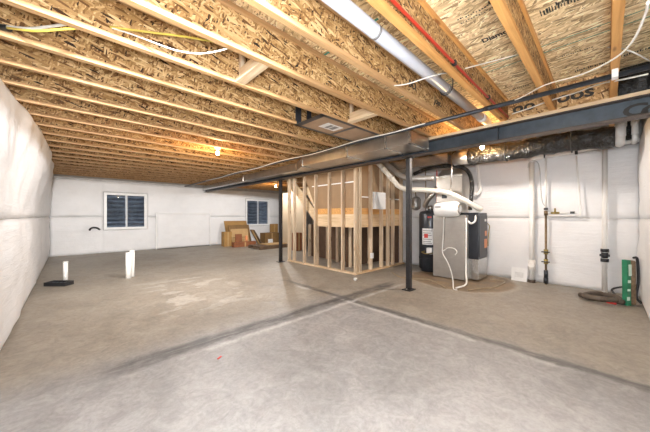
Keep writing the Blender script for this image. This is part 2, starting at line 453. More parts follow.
# ------------------------------------------------------------------ insulation blankets
def blanket(label, o, ud, nrm, U, z0, z1, mat, seed, seams, base=.05, amp=.03, holes=(), extra=None, res=.07, flapz=True):
    """o: point on the wall face at floor, ud: direction along the wall, nrm: into the room"""
    o, ud, nrm = Vector(o), Vector(ud), Vector(nrm)
    us = sorted(set([round(U*i/int(U/res), 4) for i in range(int(U/res)+1)]+[h for q in holes for h in q[:2]]))
    n2 = max(2, int((z1-z0)/res)); zs = sorted(set([round(z0+(z1-z0)*i/n2, 4) for i in range(n2+1)]+[h for q in holes for h in q[2:] if z0 < h < z1]))
    b = MB(); g = {}
    for i, u in enumerate(us):
        # distance to the closest seam along the wall
        k = max([s for s in seams if s <= u+1e-6], default=seams[0]); k2 = min([s for s in seams if s > u], default=seams[-1])
        w = max(k2-k, 1e-3); fu = max(0, min(1, (u-k)/w))
        pu = (max(0, math.sin(PI*fu)))**.45
        for j, z in enumerate(zs):
            fz = (z-z0)/(z1-z0); pz = max(0, math.sin(PI*fz))**.2
            d = base*.5+base*.5*(.45+.55*pu)*pz
            d += amp*pz*noise.noise(Vector((u*.9, z*1.6, seed)))+amp*.55*pz*noise.noise(Vector((u*2.6, z*3.4, seed+9)))
            d += amp*.3*noise.noise(Vector((u*1.2, z*11, seed+4)))*pz
            if extra: d += extra(u, z)
            zz = z+(.012*noise.noise(Vector((u*1.5, seed, 3))) if 0 < j < len(zs)-1 or z0 > .3 else 0)
            g[i, j] = b.bm.verts.new(o+ud*u+nrm*max(.012, d)+Vector((0, 0, zz)))
    for i in range(len(us)-1):
        for j in range(len(zs)-1):
            uc, zc = (us[i]+us[i+1])/2, (zs[j]+zs[j+1])/2
            if any(h[0] < uc < h[1] and h[2] < zc < h[3] for h in holes): continue
            b.bm.faces.new((g[i, j], g[i+1, j], g[i+1, j+1], g[i, j+1])).smooth = True
    es = [e for e in b.bm.edges if e.is_boundary]
    r = bmesh.ops.extrude_edge_only(b.bm, edges=es)
    for v in [x for x in r['geom'] if isinstance(x, bmesh.types.BMVert)]:
        v.co -= nrm*((v.co-o).dot(nrm)-.004)
    for v in [v for v in b.bm.verts if not v.link_faces]: b.bm.verts.remove(v)
    ob = b.build('insulation_blanket', mat); 
    return tag(ob, label, 'insulation', 'white insulation blankets on the walls')
ZM, ZTOP = 1.235, 2.47
def gbump(y, c, w): return math.exp(-((y-c)/w)**2)
def left_extra(u, z):
    y = u+YN
    K = [(-1, 0), (3.6, .0), (4.2, .03), (4.8, .10), (5.8, .16), (7.2, .19), (8.4, .15), (9.6, .11), (11.0, .04), (13, 0)]
    for (a, p), (b, q) in zip(K, K[1:]):
        if a <= y <= b:
            t = (y-a)/(b-a); t = t*t*(3-2*t); e = p+(q-p)*t; break
    return max(0, min(1, (z-1.5)/.9))**1.3*e+.01
LB = 11.86-YN
sL = [0, 1.3, 2.9, 4.3, 6.1, 7.7, 9.2, 10.7, LB]
blanket('upper white insulation blanket along the left wall, bulging out below the joists', (XL, YN, 0), (0,1,0), (1,0,0), LB, ZM, ZTOP+.03, 'bl_y', 1.3, sL, .07, .05, extra=left_extra)
blanket('lower white insulation blanket along the left wall, reaching down to the floor', (XL, YN, 0), (0,1,0), (1,0,0), LB, 0, ZM, 'bl_y', 5.1, sL, .06, .04)
OFF = .06
hb = [(w[0]-XL-OFF-.02, w[1]-XL-OFF+.02, w[2]-.02, w[3]+.02) for w in WIN]
sB = [0, .75, hb[0][0], hb[0][1], 4.2, 5.4, hb[1][0], hb[1][1], 9.0, XRR-XL]
blanket('upper white insulation blanket on the far wall around the tops of both windows', (XL+OFF, YB, 0), (1,0,0), (0,-1,0), XRR-XL-OFF, ZM, ZTOP-.03, 'bl_x', 2.2, sB, .06, .035, hb)
blanket('lower white insulation blanket on the far wall beneath both windows', (XL+OFF, YB, 0), (1,0,0), (0,-1,0), XRR-XL-OFF, 0, ZM, 'bl_x', 7.7, sB, .06, .03, hb)
LR = YJ-YN
sR = [0, .9, 2.2, 3.6, 5.0, LR]
blanket('upper white insulation blanket behind the water pipes on the right wall', (XR, YN, 0), (0,1,0), (-1,0,0), LR, 1.22, 2.40, 'bl_y', 3.4, sR, .05, .02)
blanket('lower white insulation blanket behind the pipe bottoms on the right wall', (XR, YN, 0), (0,1,0), (-1,0,0), LR, 0, 1.22, 'bl_y', 8.8, sR, .05, .02)
sN = [0, 1.4, 2.9, 4.4, 5.8, XR-XL]
blanket('upper white insulation blanket on the wall at the right edge of the picture', (XL+.1, YN, 0), (1,0,0), (0,1,0), XR-XL-.17, 1.22, 2.47, 'bl_x', 4.4, sN, .05, .03)
blanket('lower white insulation blanket beside the green package at the right edge', (XL+.1, YN, 0), (1,0,0), (0,1,0), XR-XL-.17, 0, 1.22, 'bl_x', 9.4, sN, .05, .03)

# white covered panel standing proud of the back wall, right of the first window
pl = thing('padded_panel', 'white vinyl covered panel standing against the far wall between the windows', 'panel', (3.3, YB-.12, 0))
b = MB(); nx, nz = 34, 22; g = {}
x0, x1, z0, z1 = 2.37, 4.36, .02, 1.37
for i in range(nx+1):
    for j in range(nz+1):
        fx, fz = i/nx, j/nz; p = (math.sin(PI*fx)*math.sin(PI*fz))**.3 if 0 < i < nx and 0 < j < nz else 0
        d = .16+.045*p+.02*p*noise.noise(Vector((fx*6, fz*9, 2)))
        g[i, j] = b.bm.verts.new((x0+(x1-x0)*fx, YB-d, z0+(z1-z0)*fz))
for i in range(nx):
    for j in range(nz): b.bm.faces.new((g[i, j], g[i+1, j], g[i+1, j+1], g[i, j+1])).smooth = True
r = bmesh.ops.extrude_edge_only(b.bm, edges=[e for e in b.bm.edges if e.is_boundary])
for v in [x for x in r['geom'] if isinstance(x, bmesh.types.BMVert)]: v.co.y = YB-.105
b.build('cover', 'bl_x', pl)
f = MB(); f.box(x0-.02, x0+.012, YB-.17, YB-.105, 0, z1+.02).box(x1-.012, x1+.02, YB-.17, YB-.105, 0, z1+.02).box(x0, x1, YB-.17, YB-.105, z1-.01, z1+.02)
f.build('edge_trim', 'white', pl)

# black cable tail poking out of the back wall blanket
c0 = onY(93.5, 229, YB-.10)
t = MB().tube([c0+Vector((-.10, .0, -.04)), c0+Vector((-.07, -.03, .02)), c0+Vector((0, -.04, .05)), c0+Vector((.08, -.03, .035)), c0+Vector((.13, -.02, .0)), c0+Vector((.16, .06, -.02))], .028, 10)
tag(t.build('cable_tail', 'black'), 'short black cable tail coming out of the far wall blanket left of the window', 'cable')

# ------------------------------------------------------------------ floor joists
SP = .4907; Y0 = -.05; NJ = 24
def joist_meshes(x0, x1, fl_mat, z0=ZJ):
    e = thing('floor_joist', 'x', 'joist', (0, 0, z0))
    w = .012; fw = .0265
    MB().box(x0, x1, -w/2, w/2, z0+.036, z0+DEP-.036).build('web', 'osb_web', e)
    MB().box(x0, x1, -fw, fw, z0, z0+.035, .003).build('bottom_flange', fl_mat, e)
    MB().box(x0, x1, -fw, fw, z0+DEP-.038, z0+DEP, .003).build('top_flange', fl_mat, e)
    return e
XE = 6.46
JN = {0: 'orange flanged floor joist with the white pipe strap under it, nearest the right wall',
      1: 'orange flanged floor joist overhead, second from the right wall, with a bare face',
      2: 'orange flanged floor joist carrying the red tube along its lower edge',
      3: 'floor joist with black web print just left of the big white drain pipe',
      4: 'pale floor joist, fifth from the right, where the near wood brace starts',
      5: 'pale floor joist, sixth from the right, along the near side of the panned duct panel',
      6: 'pale floor joist, seventh from the right, along the far side of the panned duct panel'}
ORD = ['first', 'second', 'third', 'fourth', 'fifth', 'sixth', 'seventh', 'eighth', 'ninth', 'tenth', 'eleventh', 'twelfth', 'thirteenth', 'fourteenth', 'fifteenth', 'sixteenth', 'seventeenth']
protoO = joist_meshes(XL+.005, XE, 'flange_orange'); protoP = joist_meshes(XL+.005, XE, 'flange'); protoL = joist_meshes(XL+.005, XRR-.01, 'flange')
GJ = 'wooden floor joists overhead'
used = set(); JOIST = {}
for n in range(NJ):
    y = Y0+SP*n
    pr = protoO if n <= 2 else (protoP if y < YJ-.2 else protoL)
    if n in JN: lab = JN[n]
    else: lab = 'pale floor joist overhead, %s beyond the panned duct panel towards the far wall' % ORD[n-7]
    if id(pr) in used: o = dup(pr, (0, y, ZJ), lab, GJ)
    else:
        pr.location = (0, y, ZJ); pr['label'] = lab; pr['group'] = GJ; used.add(id(pr)); o = pr
    JOIST[n] = o
yj = lambda n: Y0+SP*n
# lettering on the web of the joist left of the white pipe, read from the near side
for i, (bd, x, sz) in enumerate((('BCI', 2.55, .10), ('Joist', 3.15, .10), ('BCI', 3.62, .08))):
    text_part('printed_mark', bd, sz, (x, yj(3)-.0068, ZJ+.11), (1, 0, 0), (0, 0, 1), M['ink'], JOIST[3])
# printing and chalk lines under the subfloor
zu = ZT-.0012
def deck_text(body, u, v, size, sq=1.2):
    d = 268*(zu-H)/(216-v); r = ray(u)
    p = Vector((r[0]*d, r[1]*d, zu))
    return text_part('printed_mark', body, size, p, (0, -1, 0), (-1, 0, 0), M['ink'], ceil, .001, sq)
def deck_pt(u, v):
    d = 268*(zu-H)/(216-v); r = ray(u); return Vector((r[0]*d, r[1]*d, zu))
def deck_bars(u, v, ln, n, h=.075, seed=1):
    rnd = random.Random(seed); p = deck_pt(u, v); b = MB(); y = p.y
    for i in range(n):
        w = ln/n*rnd.uniform(.25, .8); hh = h*rnd.uniform(.7, 1.0); o = rnd.uniform(-.01, .01)
        b.box(p.x-o-hh, p.x-o, y-w, y, zu-.0006, zu); y -= ln/n
    b.build('printed_bars', 'ink', ceil)
deck_text('Diamond', 483, 43, .09, .8); deck_bars(505, 30, .16, 7, .09, 3)
deck_text('OSB', 489, 6, .10, 1.5); deck_bars(458, 21, .30, 16, .016, 5); deck_bars(461, 24, .28, 15, .014, 6)
deck_bars(541, 16, .24, 14, .085, 8); deck_bars(556, 6, .12, 7, .05, 12); deck_bars(575, 72, .30, 18, .05, 9); deck_bars(562, 57, .22, 14, .02, 10); deck_bars(621, 57, .22, 13, .05, 14)
deck_bars(506, 92, .24, 12, .03, 15)
for u, v in ((571, 36), (395, 104)):
    p = deck_pt(u, v); b = MB()
    b.box(p.x-.005, p.x+.005, YN+.02, 1.9 if u > 500 else 3.2, zu-.0006, zu); b.build('chalk_line', 'greenink', ceil)
for u, v in ((329, 52), (368, 25), (165, 16)):
    p = deck_pt(u, v); MB().box(p.x-.012, p.x+.012, p.y-.10, p.y+.10, zu-.0006, zu).build('chalk_tick', 'greenink', ceil)

# solid blocking between joists above the beam
for i, (n, lab) in enumerate(((0, 'strand board block above the beam with big black letters, between two orange joists'), (1, 'strand board block above the beam beside the red tube'))):
    ya = yj(n)+.033; yb = yj(n+1)-.033
    if n == -1: ya = YN+.07
    e = thing('joist_block', lab, 'block', (4.22, (ya+yb)/2, ZJ+.004), 'blocks above the steel beam')
    MB().box(4.205, 4.235, ya, yb, ZJ+.004, ZT-.004).build('board', 'osb_block', e)
    if n == 0: text_part('printed_mark', 'oos', .17, (4.2035, yb-.0, ZJ+.10), (0, -1, 0), (0, 0, 1), M['ink'], e, .0015, 1.25)
    if n == 1: text_part('printed_mark', 'oo', .17, (4.2035, yb-.05, ZJ+.10), (0, -1, 0), (0, 0, 1), M['ink'], e, .0015, 1.25)
# short wood braces between joists
def brace(na, nb, xa, xb, lab):
    ya, yb = yj(na)+.03, yj(nb)-.03
    e = thing('wood_brace', lab, 'brace', ((xa+xb)/2, (ya+yb)/2, ZJ), 'wood braces between the joists')
    MB().box(xa-.045, xa+.045, ya, yb, ZJ+.002, ZJ+.04, .003).build('flat_board', 'plate_y', e)
    MB().box(xa-.019, xa+.019, ya+.01, yb-.01, ZJ+.04, ZJ+.129, .003).build('upright_board', 'plate_y', e)
    MB().box(xa-.019, xa+.019, yb-.05, yb-.012, ZJ+.129, ZT-.04, .003).build('post', 'stud', e)
    return e
brace(4, 5, 1.16, 1.16, 'short pale wood brace between two joists near the white cable')
brace(4, 5, 2.72, 2.72, 'short pale wood brace between two joists right of the panned duct panel')

# ------------------------------------------------------------------ steel beam on posts
BX, BZ0, BZ1 = 4.20, 2.264, 2.464
bm_ = thing('steel_beam', 'blue black steel beam carrying the joists across the basement', 'beam', (BX, 5.5, BZ0))
ya, yb = YN+.05, YB-.03
MB().box(BX-.006, BX+.006, ya, yb, BZ0+.011, BZ1-.011).build('web', 'steel', bm_)
MB().box(BX-.085, BX+.085, ya, yb, BZ0, BZ0+.012).build('bottom_flange', 'steel_brown', bm_)
MB().box(BX-.085, BX+.085, ya, yb, BZ1-.012, BZ1).build('top_flange', 'steel_brown', bm_)
b = MB()
for y in (1.0, 2.6): b.box(BX-.08, BX+.08, y-.004, y+.004, BZ0+.012, BZ1-.012)
b.build('stiffener', 'steel', bm_)
for u, v in ((622, 118), (640, 118)):
    p = onX(u, v, BX-.0075)
    text_part('painted_mark', 'C', .17, p, (0, -1, 0), (0, 0, 1), M['ink'], bm_, .001, 1.5)
tag(MB().box(BX-.09, BX+.09, ya, yb, BZ1, ZJ, .003).build('wood_plate', 'plate_y'), 'pale wood plate lying along the top of the steel beam', 'board')
def column(y, lab):
    e = thing('steel_post', lab, 'post', (BX, y, 0), 'dark steel posts under the beam'); s = .038
    MB().box(BX-s, BX+s, y-s, y+s, .012, BZ0-.012, .006).build('post_shaft', 'post', e)
    MB().box(BX-.10, BX+.10, y-.075, y+.075, 0, .012).build('base_plate', 'post', e)
    MB().box(BX-.085, BX+.085, y-.09, y+.09, BZ0-.012, BZ0).build('cap_plate', 'post', e)
    for sx in (-1, 1):
        MB().cyl((BX+sx*.075, y, .012), (BX+sx*.075, y, .03), .012, seg=6).build('anchor_bolt', 'galv', e)
column(2.33, 'dark square steel post under the beam, in front of the furnace')
column(6.18, 'dark square steel post at the left end of the stud wall, near the bulb')

# ------------------------------------------------------------------ supply duct on the near side of the beam
du = thing('trunk_duct', 'galvanized metal trunk duct hung along the near side of the steel beam', 'duct', (3.8, 4, 2.30))
DX0, DX1, DZ0, DZ1 = 3.53, 4.10, 2.305, 2.49
secs = [1.94, 2.35, 3.15, 4.41]
for a, b_ in zip(secs, secs[1:]):
    MB().box(DX0, DX1, a, b_, DZ0, DZ1, .004).build('duct_section', 'galv', du)
for y in secs:
    b = MB(); q = .012
    b.box(DX0-q, DX0+.002, y-.018, y+.018, DZ0-q, DZ1+.002).box(DX0-q, DX1, y-.018, y+.018, DZ0-q, DZ0).box(DX1-.03, DX1, y-.018, y+.018, DZ0, DZ1)
    b.build('drive_cleat', 'galv_bright', du)
MB().box(DX0+.02, DX1-.02, 1.932, 1.94, DZ0+.015, DZ1-.01).build('end_cap', 'galv', du)
# offset reducer, then narrow run
poly = [(DX0, 4.41), (DX1, 4.41), (DX1, 4.95), (3.80, 4.95)]
MB().prism([(x, y, DZ0) for x, y in poly], (0, 0, DZ1-DZ0)).build('reducer', 'galv', du)
MB().box(3.80, DX1, 4.95, 7.6, DZ0+.01, DZ1, .004).build('duct_section', 'galv', du)
MB().box(3.90, DX1, 7.6, 11.3, DZ0+.02, DZ1-.01, .004).build('duct_section', 'galv_bright', du)
for y in (7.6, 4.95): MB().box(3.79, DX1, y-.02, y+.02, DZ0, DZ1+.002).build('drive_cleat', 'galv_bright', du)

# panned return bay with black taped edges
pn = thing('return_air_panel', 'tan panning board with black taped edges and white label between two joists', 'panel', (2.9, 2.65, ZJ-.008))
pa, pb = yj(5)-.03, yj(6)+.03
MB().box(2.22, 3.55, pa, pb, ZJ-.006, ZJ-.001).build('board', 'panned', pn)
b = MB(); z = ZJ-.0075
b.box(2.20, 3.55, pa-.004, pa+.05, z, ZJ-.006).box(2.20, 3.55, pb-.05, pb+.004, z, ZJ-.006).box(2.20, 2.29, pa, pb, z, ZJ-.006).box(3.47, 3.55, pa, pb, z, ZJ-.006).box(2.84, 2.90, pa, pb, z, ZJ-.006)
b.build('edge_tape', 'mastic', pn)
lb = MB().box(2.48, 2.78, pa+.17, pb-.19, z-.002, ZJ-.006).build('label', 'label', pn)
MB().box(2.56, 2.62, pa+.20, pb-.22, z-.0026, z-.002).build('label_print', 'grey_ink', lb)
MB().box(2.64, 2.72, pa+.20, pb-.22, z-.0026, z-.002).build('label_print', 'grey_ink', lb)
b = MB(); yw = yj(6)-.032
b.box(2.20, 2.27, yw-.003, yw, ZJ-.006, ZJ+.05).box(2.20, 2.30, yj(6)-.01, yj(6)-.006, ZJ+.038, ZJ+.26).box(2.40, 2.48, yj(6)-.01, yj(6)-.006, ZJ+.038, ZJ+.26)
b.build('web_tape', 'mastic', pn)

# ------------------------------------------------------------------ overhead pipes and wires
zp = 2.455; xp = 3.36
gp = thing('gas_pipe', 'black iron gas pipe running under the joists beside the steel beam', 'pipe', (xp, 5, zp))
MB().tube([(xp, -.31, zp), (xp, 3, zp-.004), (xp, 11.7, zp)], .023, 12, 1).build('pipe_run', 'gasblack', gp)
for y in (.9, 3.7, 7.2): MB().cyl((xp, y-.04, zp), (xp, y+.04, zp), .027, seg=12).build('coupling', 'gasblack', gp)
MB().box(xp-.04, xp+.04, yj(0)-.02, yj(0)+.02, zp-.024, ZJ-.001, .004).build('strap', 'white', gp)
pts = [(xp-.045, 2.1+.6*i, zp-.012+.016*math.sin(i*1.7)) for i in range(13)]
tag(MB().tube([(xp-.03, 1.62, 2.46), (xp-.045, 1.8, 2.45)]+pts, .008, 8).build('white_cable', 'romex_w'), 'white cable strapped alongside the black gas pipe towards the far wall', 'cable')
def wire(pts, r, mat, lab, name='white_cable'):
    return tag(MB().tube(pts, r, 8, 6).build(name, mat), lab, 'cable')
wire([onY(390, 86, 1.44), onY(407, 84, 1.28), onY(432, 76, 1.08), onY(455, 71, .98), onY(486, 63, .80), onY(520, 54, .56), onY(545, 48, .40), onY(580, 47.5, .18), onY(612, 47.5, -.035), onY(630, 51, -.13), onY(650, 61, -.25)], .0055, 'romex_w', 'white cable crossing the joist bays near the top right, above the black pipe')
wire([onX(476, 113, 3.50), onX(500, 105, 3.42), onX(520, 98, 3.3), onX(545, 85, 3.0), onX(580, 75, 2.75), onX(612, 60, 2.45), onX(632, 42, 2.2), onX(645, 15, 1.95), onX(648, 2, 1.8)], .0055, 'romex_w', 'thick white cable looping up through the bays at the top right edge')
wire([onX(512, 114, 4.15), onX(530, 108, 4.1), onX(552, 100, 4.06), onX(575, 93, 4.02), onX(600, 84, 3.8), onX(620, 80, 3.6), onX(648, 74, 3.5)], .007, 'romex_w', 'thin white cable just above the beam plate between the orange joists')
wire([onY(112, 28, 2.38), onY(128, 33, 2.34), onY(150, 41, 2.25), onY(175, 50, 2.15), onY(198, 53.5, 2.05), onY(218, 51, 1.98), onY(236, 46, 1.94)], .0048, 'romex_w', 'white cable sagging in the bay left of the near wood brace')
wire([onY(110, 27, 2.385), onY(140, 31, 2.32), onY(180, 36, 2.2), onY(214, 41.5, 2.0)], .008, 'romex_y', 'yellow cable running above the sagging white cable', 'yellow_cable')
wire([onY(2, 27.5, 2.86), onY(8, 28, 2.82), onY(35, 31, 2.62), onY(60, 29.5, 2.49), onY(78, 28, 2.43)], .008, 'romex_y', 'yellow cable in the joist bay at the top left edge', 'yellow_cable')
wire([onY(3, 27, 2.86), onY(10, 27, 2.81), onY(30, 28.5, 2.72), onY(50, 26.5, 2.60), onY(66, 24, 2.46)], .009, 'romex_w', 'white cable beside the yellow cable at the top left edge')
wire([onY(-3, 26, 2.885), onY(3, 27.5, 2.86), onY(9, 28.3, 2.83)], .022, 'black', 'short black cable sleeve at the top left edge of the ceiling', 'cable_sleeve')

# red tubing on the orange joist
rt = thing('red_tube', 'red plastic tube clipped along the lower edge of an orange joist', 'tube', (2.5, yj(2)-.05, ZJ+.06))
MB().tube([(-.3, yj(2)-.045, ZJ+.045), (1.5, yj(2)-.046, ZJ+.052), (2.8, yj(2)-.045, ZJ+.046), (4.15, yj(2)-.046, ZJ+.05)], .011, 10).build('tubing', 'red', rt)
for x in (1.22, 2.35, 3.3): MB().box(x-.018, x+.018, yj(2)-.062, yj(2)-.031, ZJ+.03, ZJ+.068, .003).build('clip', 'black', rt)
# big white drain pipe between the joists
wp = thing('drain_pipe', 'big white plastic drain pipe hung between joists at the top centre', 'pipe', (2.4, 1.17, ZJ+.1))
MB().tube([(-.3, 1.175, 2.63), (4.35, 1.175, 2.60)], .050, 20, 0).build('pipe_run', 'pvc_blue', wp)
MB().cyl((2.86, 1.175, 2.61), (2.90, 1.175, 2.61), .0515, seg=20).build('printed_band', 'grey_ink', wp)
MB().cyl((1.62, 1.175, 2.617), (1.645, 1.175, 2.617), .0515, seg=20).build('printed_band', 'grey_ink', wp)
MB().cyl((4.02, 1.175, 2.602), (4.16, 1.175, 2.602), .058, seg=20).build('coupling', 'pvc', wp)
b = MB(); b.tube([(2.9, 1.11, 2.80), (2.9, 1.112, 2.60), (2.9, 1.175, 2.548), (2.9, 1.238, 2.60), (2.9, 1.24, 2.80)], .006, 6, 3); b.build('hanger', 'gasblack', wp)

# ------------------------------------------------------------------ bare bulbs on the joists
def bulb(p, lab, mat, col, watts, rad=.03):
    e = thing('bare_bulb_light', lab, 'light', p, 'bare bulb lights'); p = Vector(p)
    MB().lathe(p, [(.055, 0), (.058, -.012), (.04, -.03), (.022, -.04), (.02, -.05)]).build('lamp_holder', 'white', e)
    MB().lathe(p, [(.013, -.05), (.016, -.062), (.028, -.085), (.031, -.105), (.026, -.125), (.012, -.137), (.001, -.139)]).build('bulb', mat, e)
    l = bpy.data.lights.new('bulb_glow', 'POINT'); l.energy = watts; l.color = col; l.shadow_soft_size = rad
    o = bpy.data.objects.new('bulb_glow', l); C.objects.link(o); o.location = p+Vector((0, 0, -.185))
    return e
WARM = (1, .60, .24); COOL = (.91, .955, 1)
def fill_spot(p, watts, par, ang=179, rad=.03):
    """added cool spot below a bulb, brightening floor and walls"""
    l = bpy.data.lights.new('bulb_fill_spot', 'SPOT'); l.energy = watts; l.color = COOL; l.shadow_soft_size = rad
    l.spot_size = math.radians(ang); l.spot_blend = .08
    o = bpy.data.objects.new('bulb_fill_spot', l); C.objects.link(o); o.location = Vector(p)+Vector((0, 0, -.19)); return o
for p, lab, g, fw in (((1.94, yj(10), ZJ), 'lit bare bulb under the joists on the left side of the ceiling', 42, 170),
                  ((5.75, yj(18), ZJ), 'lit bare bulb beyond the beam beside the far steel post', 22, 110),
                  ((4.95, yj(3), ZJ), 'lit bare bulb behind the beam above the furnace', 34, 70)):
    bulb(p, lab, 'bulb_warm', WARM, g); fill_spot(p, fw, None)  # each bulb also gets an added cool fill spot beneath it
# added fill lamp, flash-like, unseen just behind the camera
fl_ = bpy.data.lights.new('camera_fill', 'POINT'); fl_.energy = 240; fl_.color = COOL; fl_.shadow_soft_size = .15
fo = bpy.data.objects.new('camera_fill', fl_); C.objects.link(fo); fo.location = (-.12, -.12, 1.45)
# added unseen spot pointing down the room to brighten the far wall
fz = bpy.data.lights.new('far_wall_fill', 'SPOT'); fz.energy = 2700; fz.color = (1, .965, .93); fz.shadow_soft_size = .12
fz.spot_size = math.radians(56); fz.spot_blend = 1
zo = bpy.data.objects.new('far_wall_fill', fz); C.objects.link(zo); zo.location = (-.05, -.15, 2.42)
zo.rotation_euler = (Vector((2.9, 11.8, 1.15))-zo.location).to_track_quat('-Z', 'Y').to_euler()

# ------------------------------------------------------------------ stair enclosure framing
def stud(b0, x0, x1, y0, y1, z0, z1, par): return MB().box(x0, x1, y0, y1, z0, z1, .002).build('stud', 'stud', par)
SWX, SWY = 4.405, 3.675
w1 = thing('stud_wall', 'open wood stud wall with seven studs beside the stairs, facing left', 'wall frame', (SWX, 4.9, 0))
MB().box(SWX, SWX+.089, SWY, 6.16, .0, .038, .002).build('bottom_plate', 'plate_y', w1)
MB().box(SWX, SWX+.089, SWY, 6.16, 2.30, 2.338, .002).build('top_plate', 'plate_y', w1)
for y in (6.12, 5.88, 5.45, 5.0, 4.52, 4.09, 3.72): stud(0, SWX, SWX+.089, y-.019, y+.019, .038, 2.30, w1)
# back of the drywall above the stair line, with a pale taped joint
MB().prism([(SWX+.09, 3.70, 1.44), (SWX+.09, 5.06, 1.44), (SWX+.09, 5.50, 2.298), (SWX+.09, 3.70, 2.298)], (.013, 0, 0)).build('drywall_sheet', 'drywall_back', w1)
zz = onX(330, 184.5, SWX+.089).z
MB().box(SWX+.086, SWX+.090, 3.74, 5.2, zz-.012, zz+.012).build('sheet_joint', 'label', w1)
w2 = thing('stud_wall', 'open wood stud wall running from the near corner to the water heater', 'wall frame', (5.4, SWY, 0))
MB().box(SWX+.089, 6.40, SWY, SWY+.089, .0, .038, .002).build('bottom_plate', 'plate_x', w2)
MB().box(SWX+.089, 6.40, SWY, SWY+.089, ZJ-.04, ZJ-.002, .002).build('top_plate', 'plate_x', w2)
for x in (4.53, 4.585, 4.98, 5.40, 5.68, 5.90, 6.30): stud(0, x-.019, x+.019, SWY, SWY+.089, .038, ZJ-.04, w2)
MB().box(4.62, 6.40, SWY+.09, SWY+.103, 1.44, ZJ-.04).build('drywall_sheet', 'drywall_back', w2)
zz = onY(380, 198.2, SWY+.089).z
MB().box(4.62, 6.38, SWY+.086, SWY+.090, zz-.012, zz+.012).build('sheet_joint', 'label', w2)
ob = MB().box(4.93, 5.0, SWY-.03, SWY+.02, .30, .42, .004).build('outlet_box', 'label', w2)
e = thing('wiring_box', 'white square wiring box fixed between studs behind the near post', 'box', (5.2, SWY-.02, 1.5))
p0, p1 = onY(373, 209, SWY-.012), onY(383.5, 193, SWY-.012)
MB().box(p0.x, p1.x, SWY-.075, SWY-.001, p0.z, p1.z, .006).build('box_body', 'white', e)
MB().box(p0.x+.015, p1.x-.015, SWY-.081, SWY-.075, p0.z+.02, p1.z-.02, .002).build('cover', 'white', e)
# landing
la = thing('stair_landing', 'wood framed stair landing inside the stud walls', 'landing', (5.4, 4.5, .98))
MB().box(SWX+.09, SWX+.128, 3.78, 5.12, 1.005, 1.30, .002).build('rim_board', 'plate_y', la)
MB().box(SWX+.128, 6.38, 3.78, 3.818, 1.005, 1.30, .002).build('rim_board', 'plate_x', la)
MB().box(SWX+.09, 6.38, 3.78, 5.12, 1.30, 1.325).build('deck', 'flange_orange', la)
MB().box(SWX+.09, SWX+.11, 3.80, 5.10, 1.325, 1.44).build('edge_board', 'flange_orange', la)
MB().box(SWX+.128, 6.36, 3.80, 3.82, 1.325, 1.44).build('edge_board', 'flange_orange', la)
for x in (4.56, 5.3, 6.1): MB().box(x-.019, x+.019, 5.03, 5.119, 0, 1.005, .002).build('support_stud', 'stud', la)
for x in (5.0, 5.75): MB().box(x-.019, x+.019, 4.3, 4.389, 0, 1.30-.026, .002).build('support_stud', 'stud', la)
st = thing('staircase', 'wood stair flight rising from the landing behind the stud wall', 'stairs', (4.9, 5.9, 1.32))
for x in (4.60, 5.36):
    MB().prism([(x, 5.12, 1.02), (x, 5.12, 1.33), (x, 6.35, 2.48), (x, 6.6, 2.48), (x, 6.6, 2.40)], (.038, 0, 0)).build('stringer', 'plate_y', st)
for i in range(5):
    MB().box(4.64, 5.36, 5.14+.21*i, 5.42+.21*i, 1.47+.19*i, 1.495+.19*i).build('tread', 'flange', st)
dg_ = thing('diagonal_brace', 'diagonal wood board slanting up behind the studs left of the landing', 'brace', (4.51, 5.2, 1.4))
pA, pB = onX(318.5, 210, 4.56), onX(306.5, 188, 4.56)
d = pB-pA; MB().obox((pA+pB)/2, d.length, .03, .13, d, (0, 0, 1)).build('board', 'plate_y', dg_)
MB().box(4.54, 4.578, 5.13, 5.19, 0, 1.40, .002).build('upright', 'stud', dg_)
# dark sheets standing in for the unlit space below the landing, pale partition behind
us = thing('understair_dark', 'dark brown sheets standing in for the unlit space under the stair landing', 'partition', (5.9, 4.6, 0))
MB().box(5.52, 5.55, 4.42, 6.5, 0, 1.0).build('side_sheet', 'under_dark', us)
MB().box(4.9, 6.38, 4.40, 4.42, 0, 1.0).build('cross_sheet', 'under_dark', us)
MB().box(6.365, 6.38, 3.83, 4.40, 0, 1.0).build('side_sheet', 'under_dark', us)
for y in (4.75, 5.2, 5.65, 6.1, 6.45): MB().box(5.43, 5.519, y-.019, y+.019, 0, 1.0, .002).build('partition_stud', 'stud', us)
ps = thing('drywall_partition', 'pale drywall partition standing beyond the left end of the stud wall', 'partition', (6.45, 8.7, 0))
MB().box(6.42, 6.435, 7.9, 9.5, .0, 2.2).build('sheet', 'drywall_pale', ps)
for y in (7.92, 8.7, 9.48): MB().box(6.435, 6.52, y-.019, y+.019, 0, 2.5, .002).build('partition_stud', 'stud', ps)

# ------------------------------------------------------------------ furnace group
fu = thing('furnace', 'charcoal furnace cabinet with orange labels on a bright metal base', 'furnace', (5.9, 2.0, 0))
FX0, FX1, FY0, FY1 = 5.66, 6.20, 1.69, 2.40
MB().box(FX0, FX1, FY0, FY1, .425, 1.325, .008).build('cabinet', 'dark', fu)
MB().box(FX0-.004, FX1+.004, FY0-.004, FY1, .03, .425, .004).build('return_base', 'galv_bright', fu)
dr = MB().box(FX0+.03, FX1-.02, FY0-.012, FY0, .47, 1.27, .004).build('front_door', 'dark', fu)
for z0, z1, xa, xb in ((.62, .80, 5.98, 6.16), (.86, .96, 6.02, 6.14), (1.15, 1.20, 6.0, 6.10)):
    MB().box(xa, xb, FY0-.014, FY0-.011, z0, z1).build('warning_label', 'orange' if z0 < 1 else 'label', dr)
MB().box(FX0-.004, FX0, FY0+.02, FY1-.02, .47, 1.27).build('side_seam', 'dark', fu)
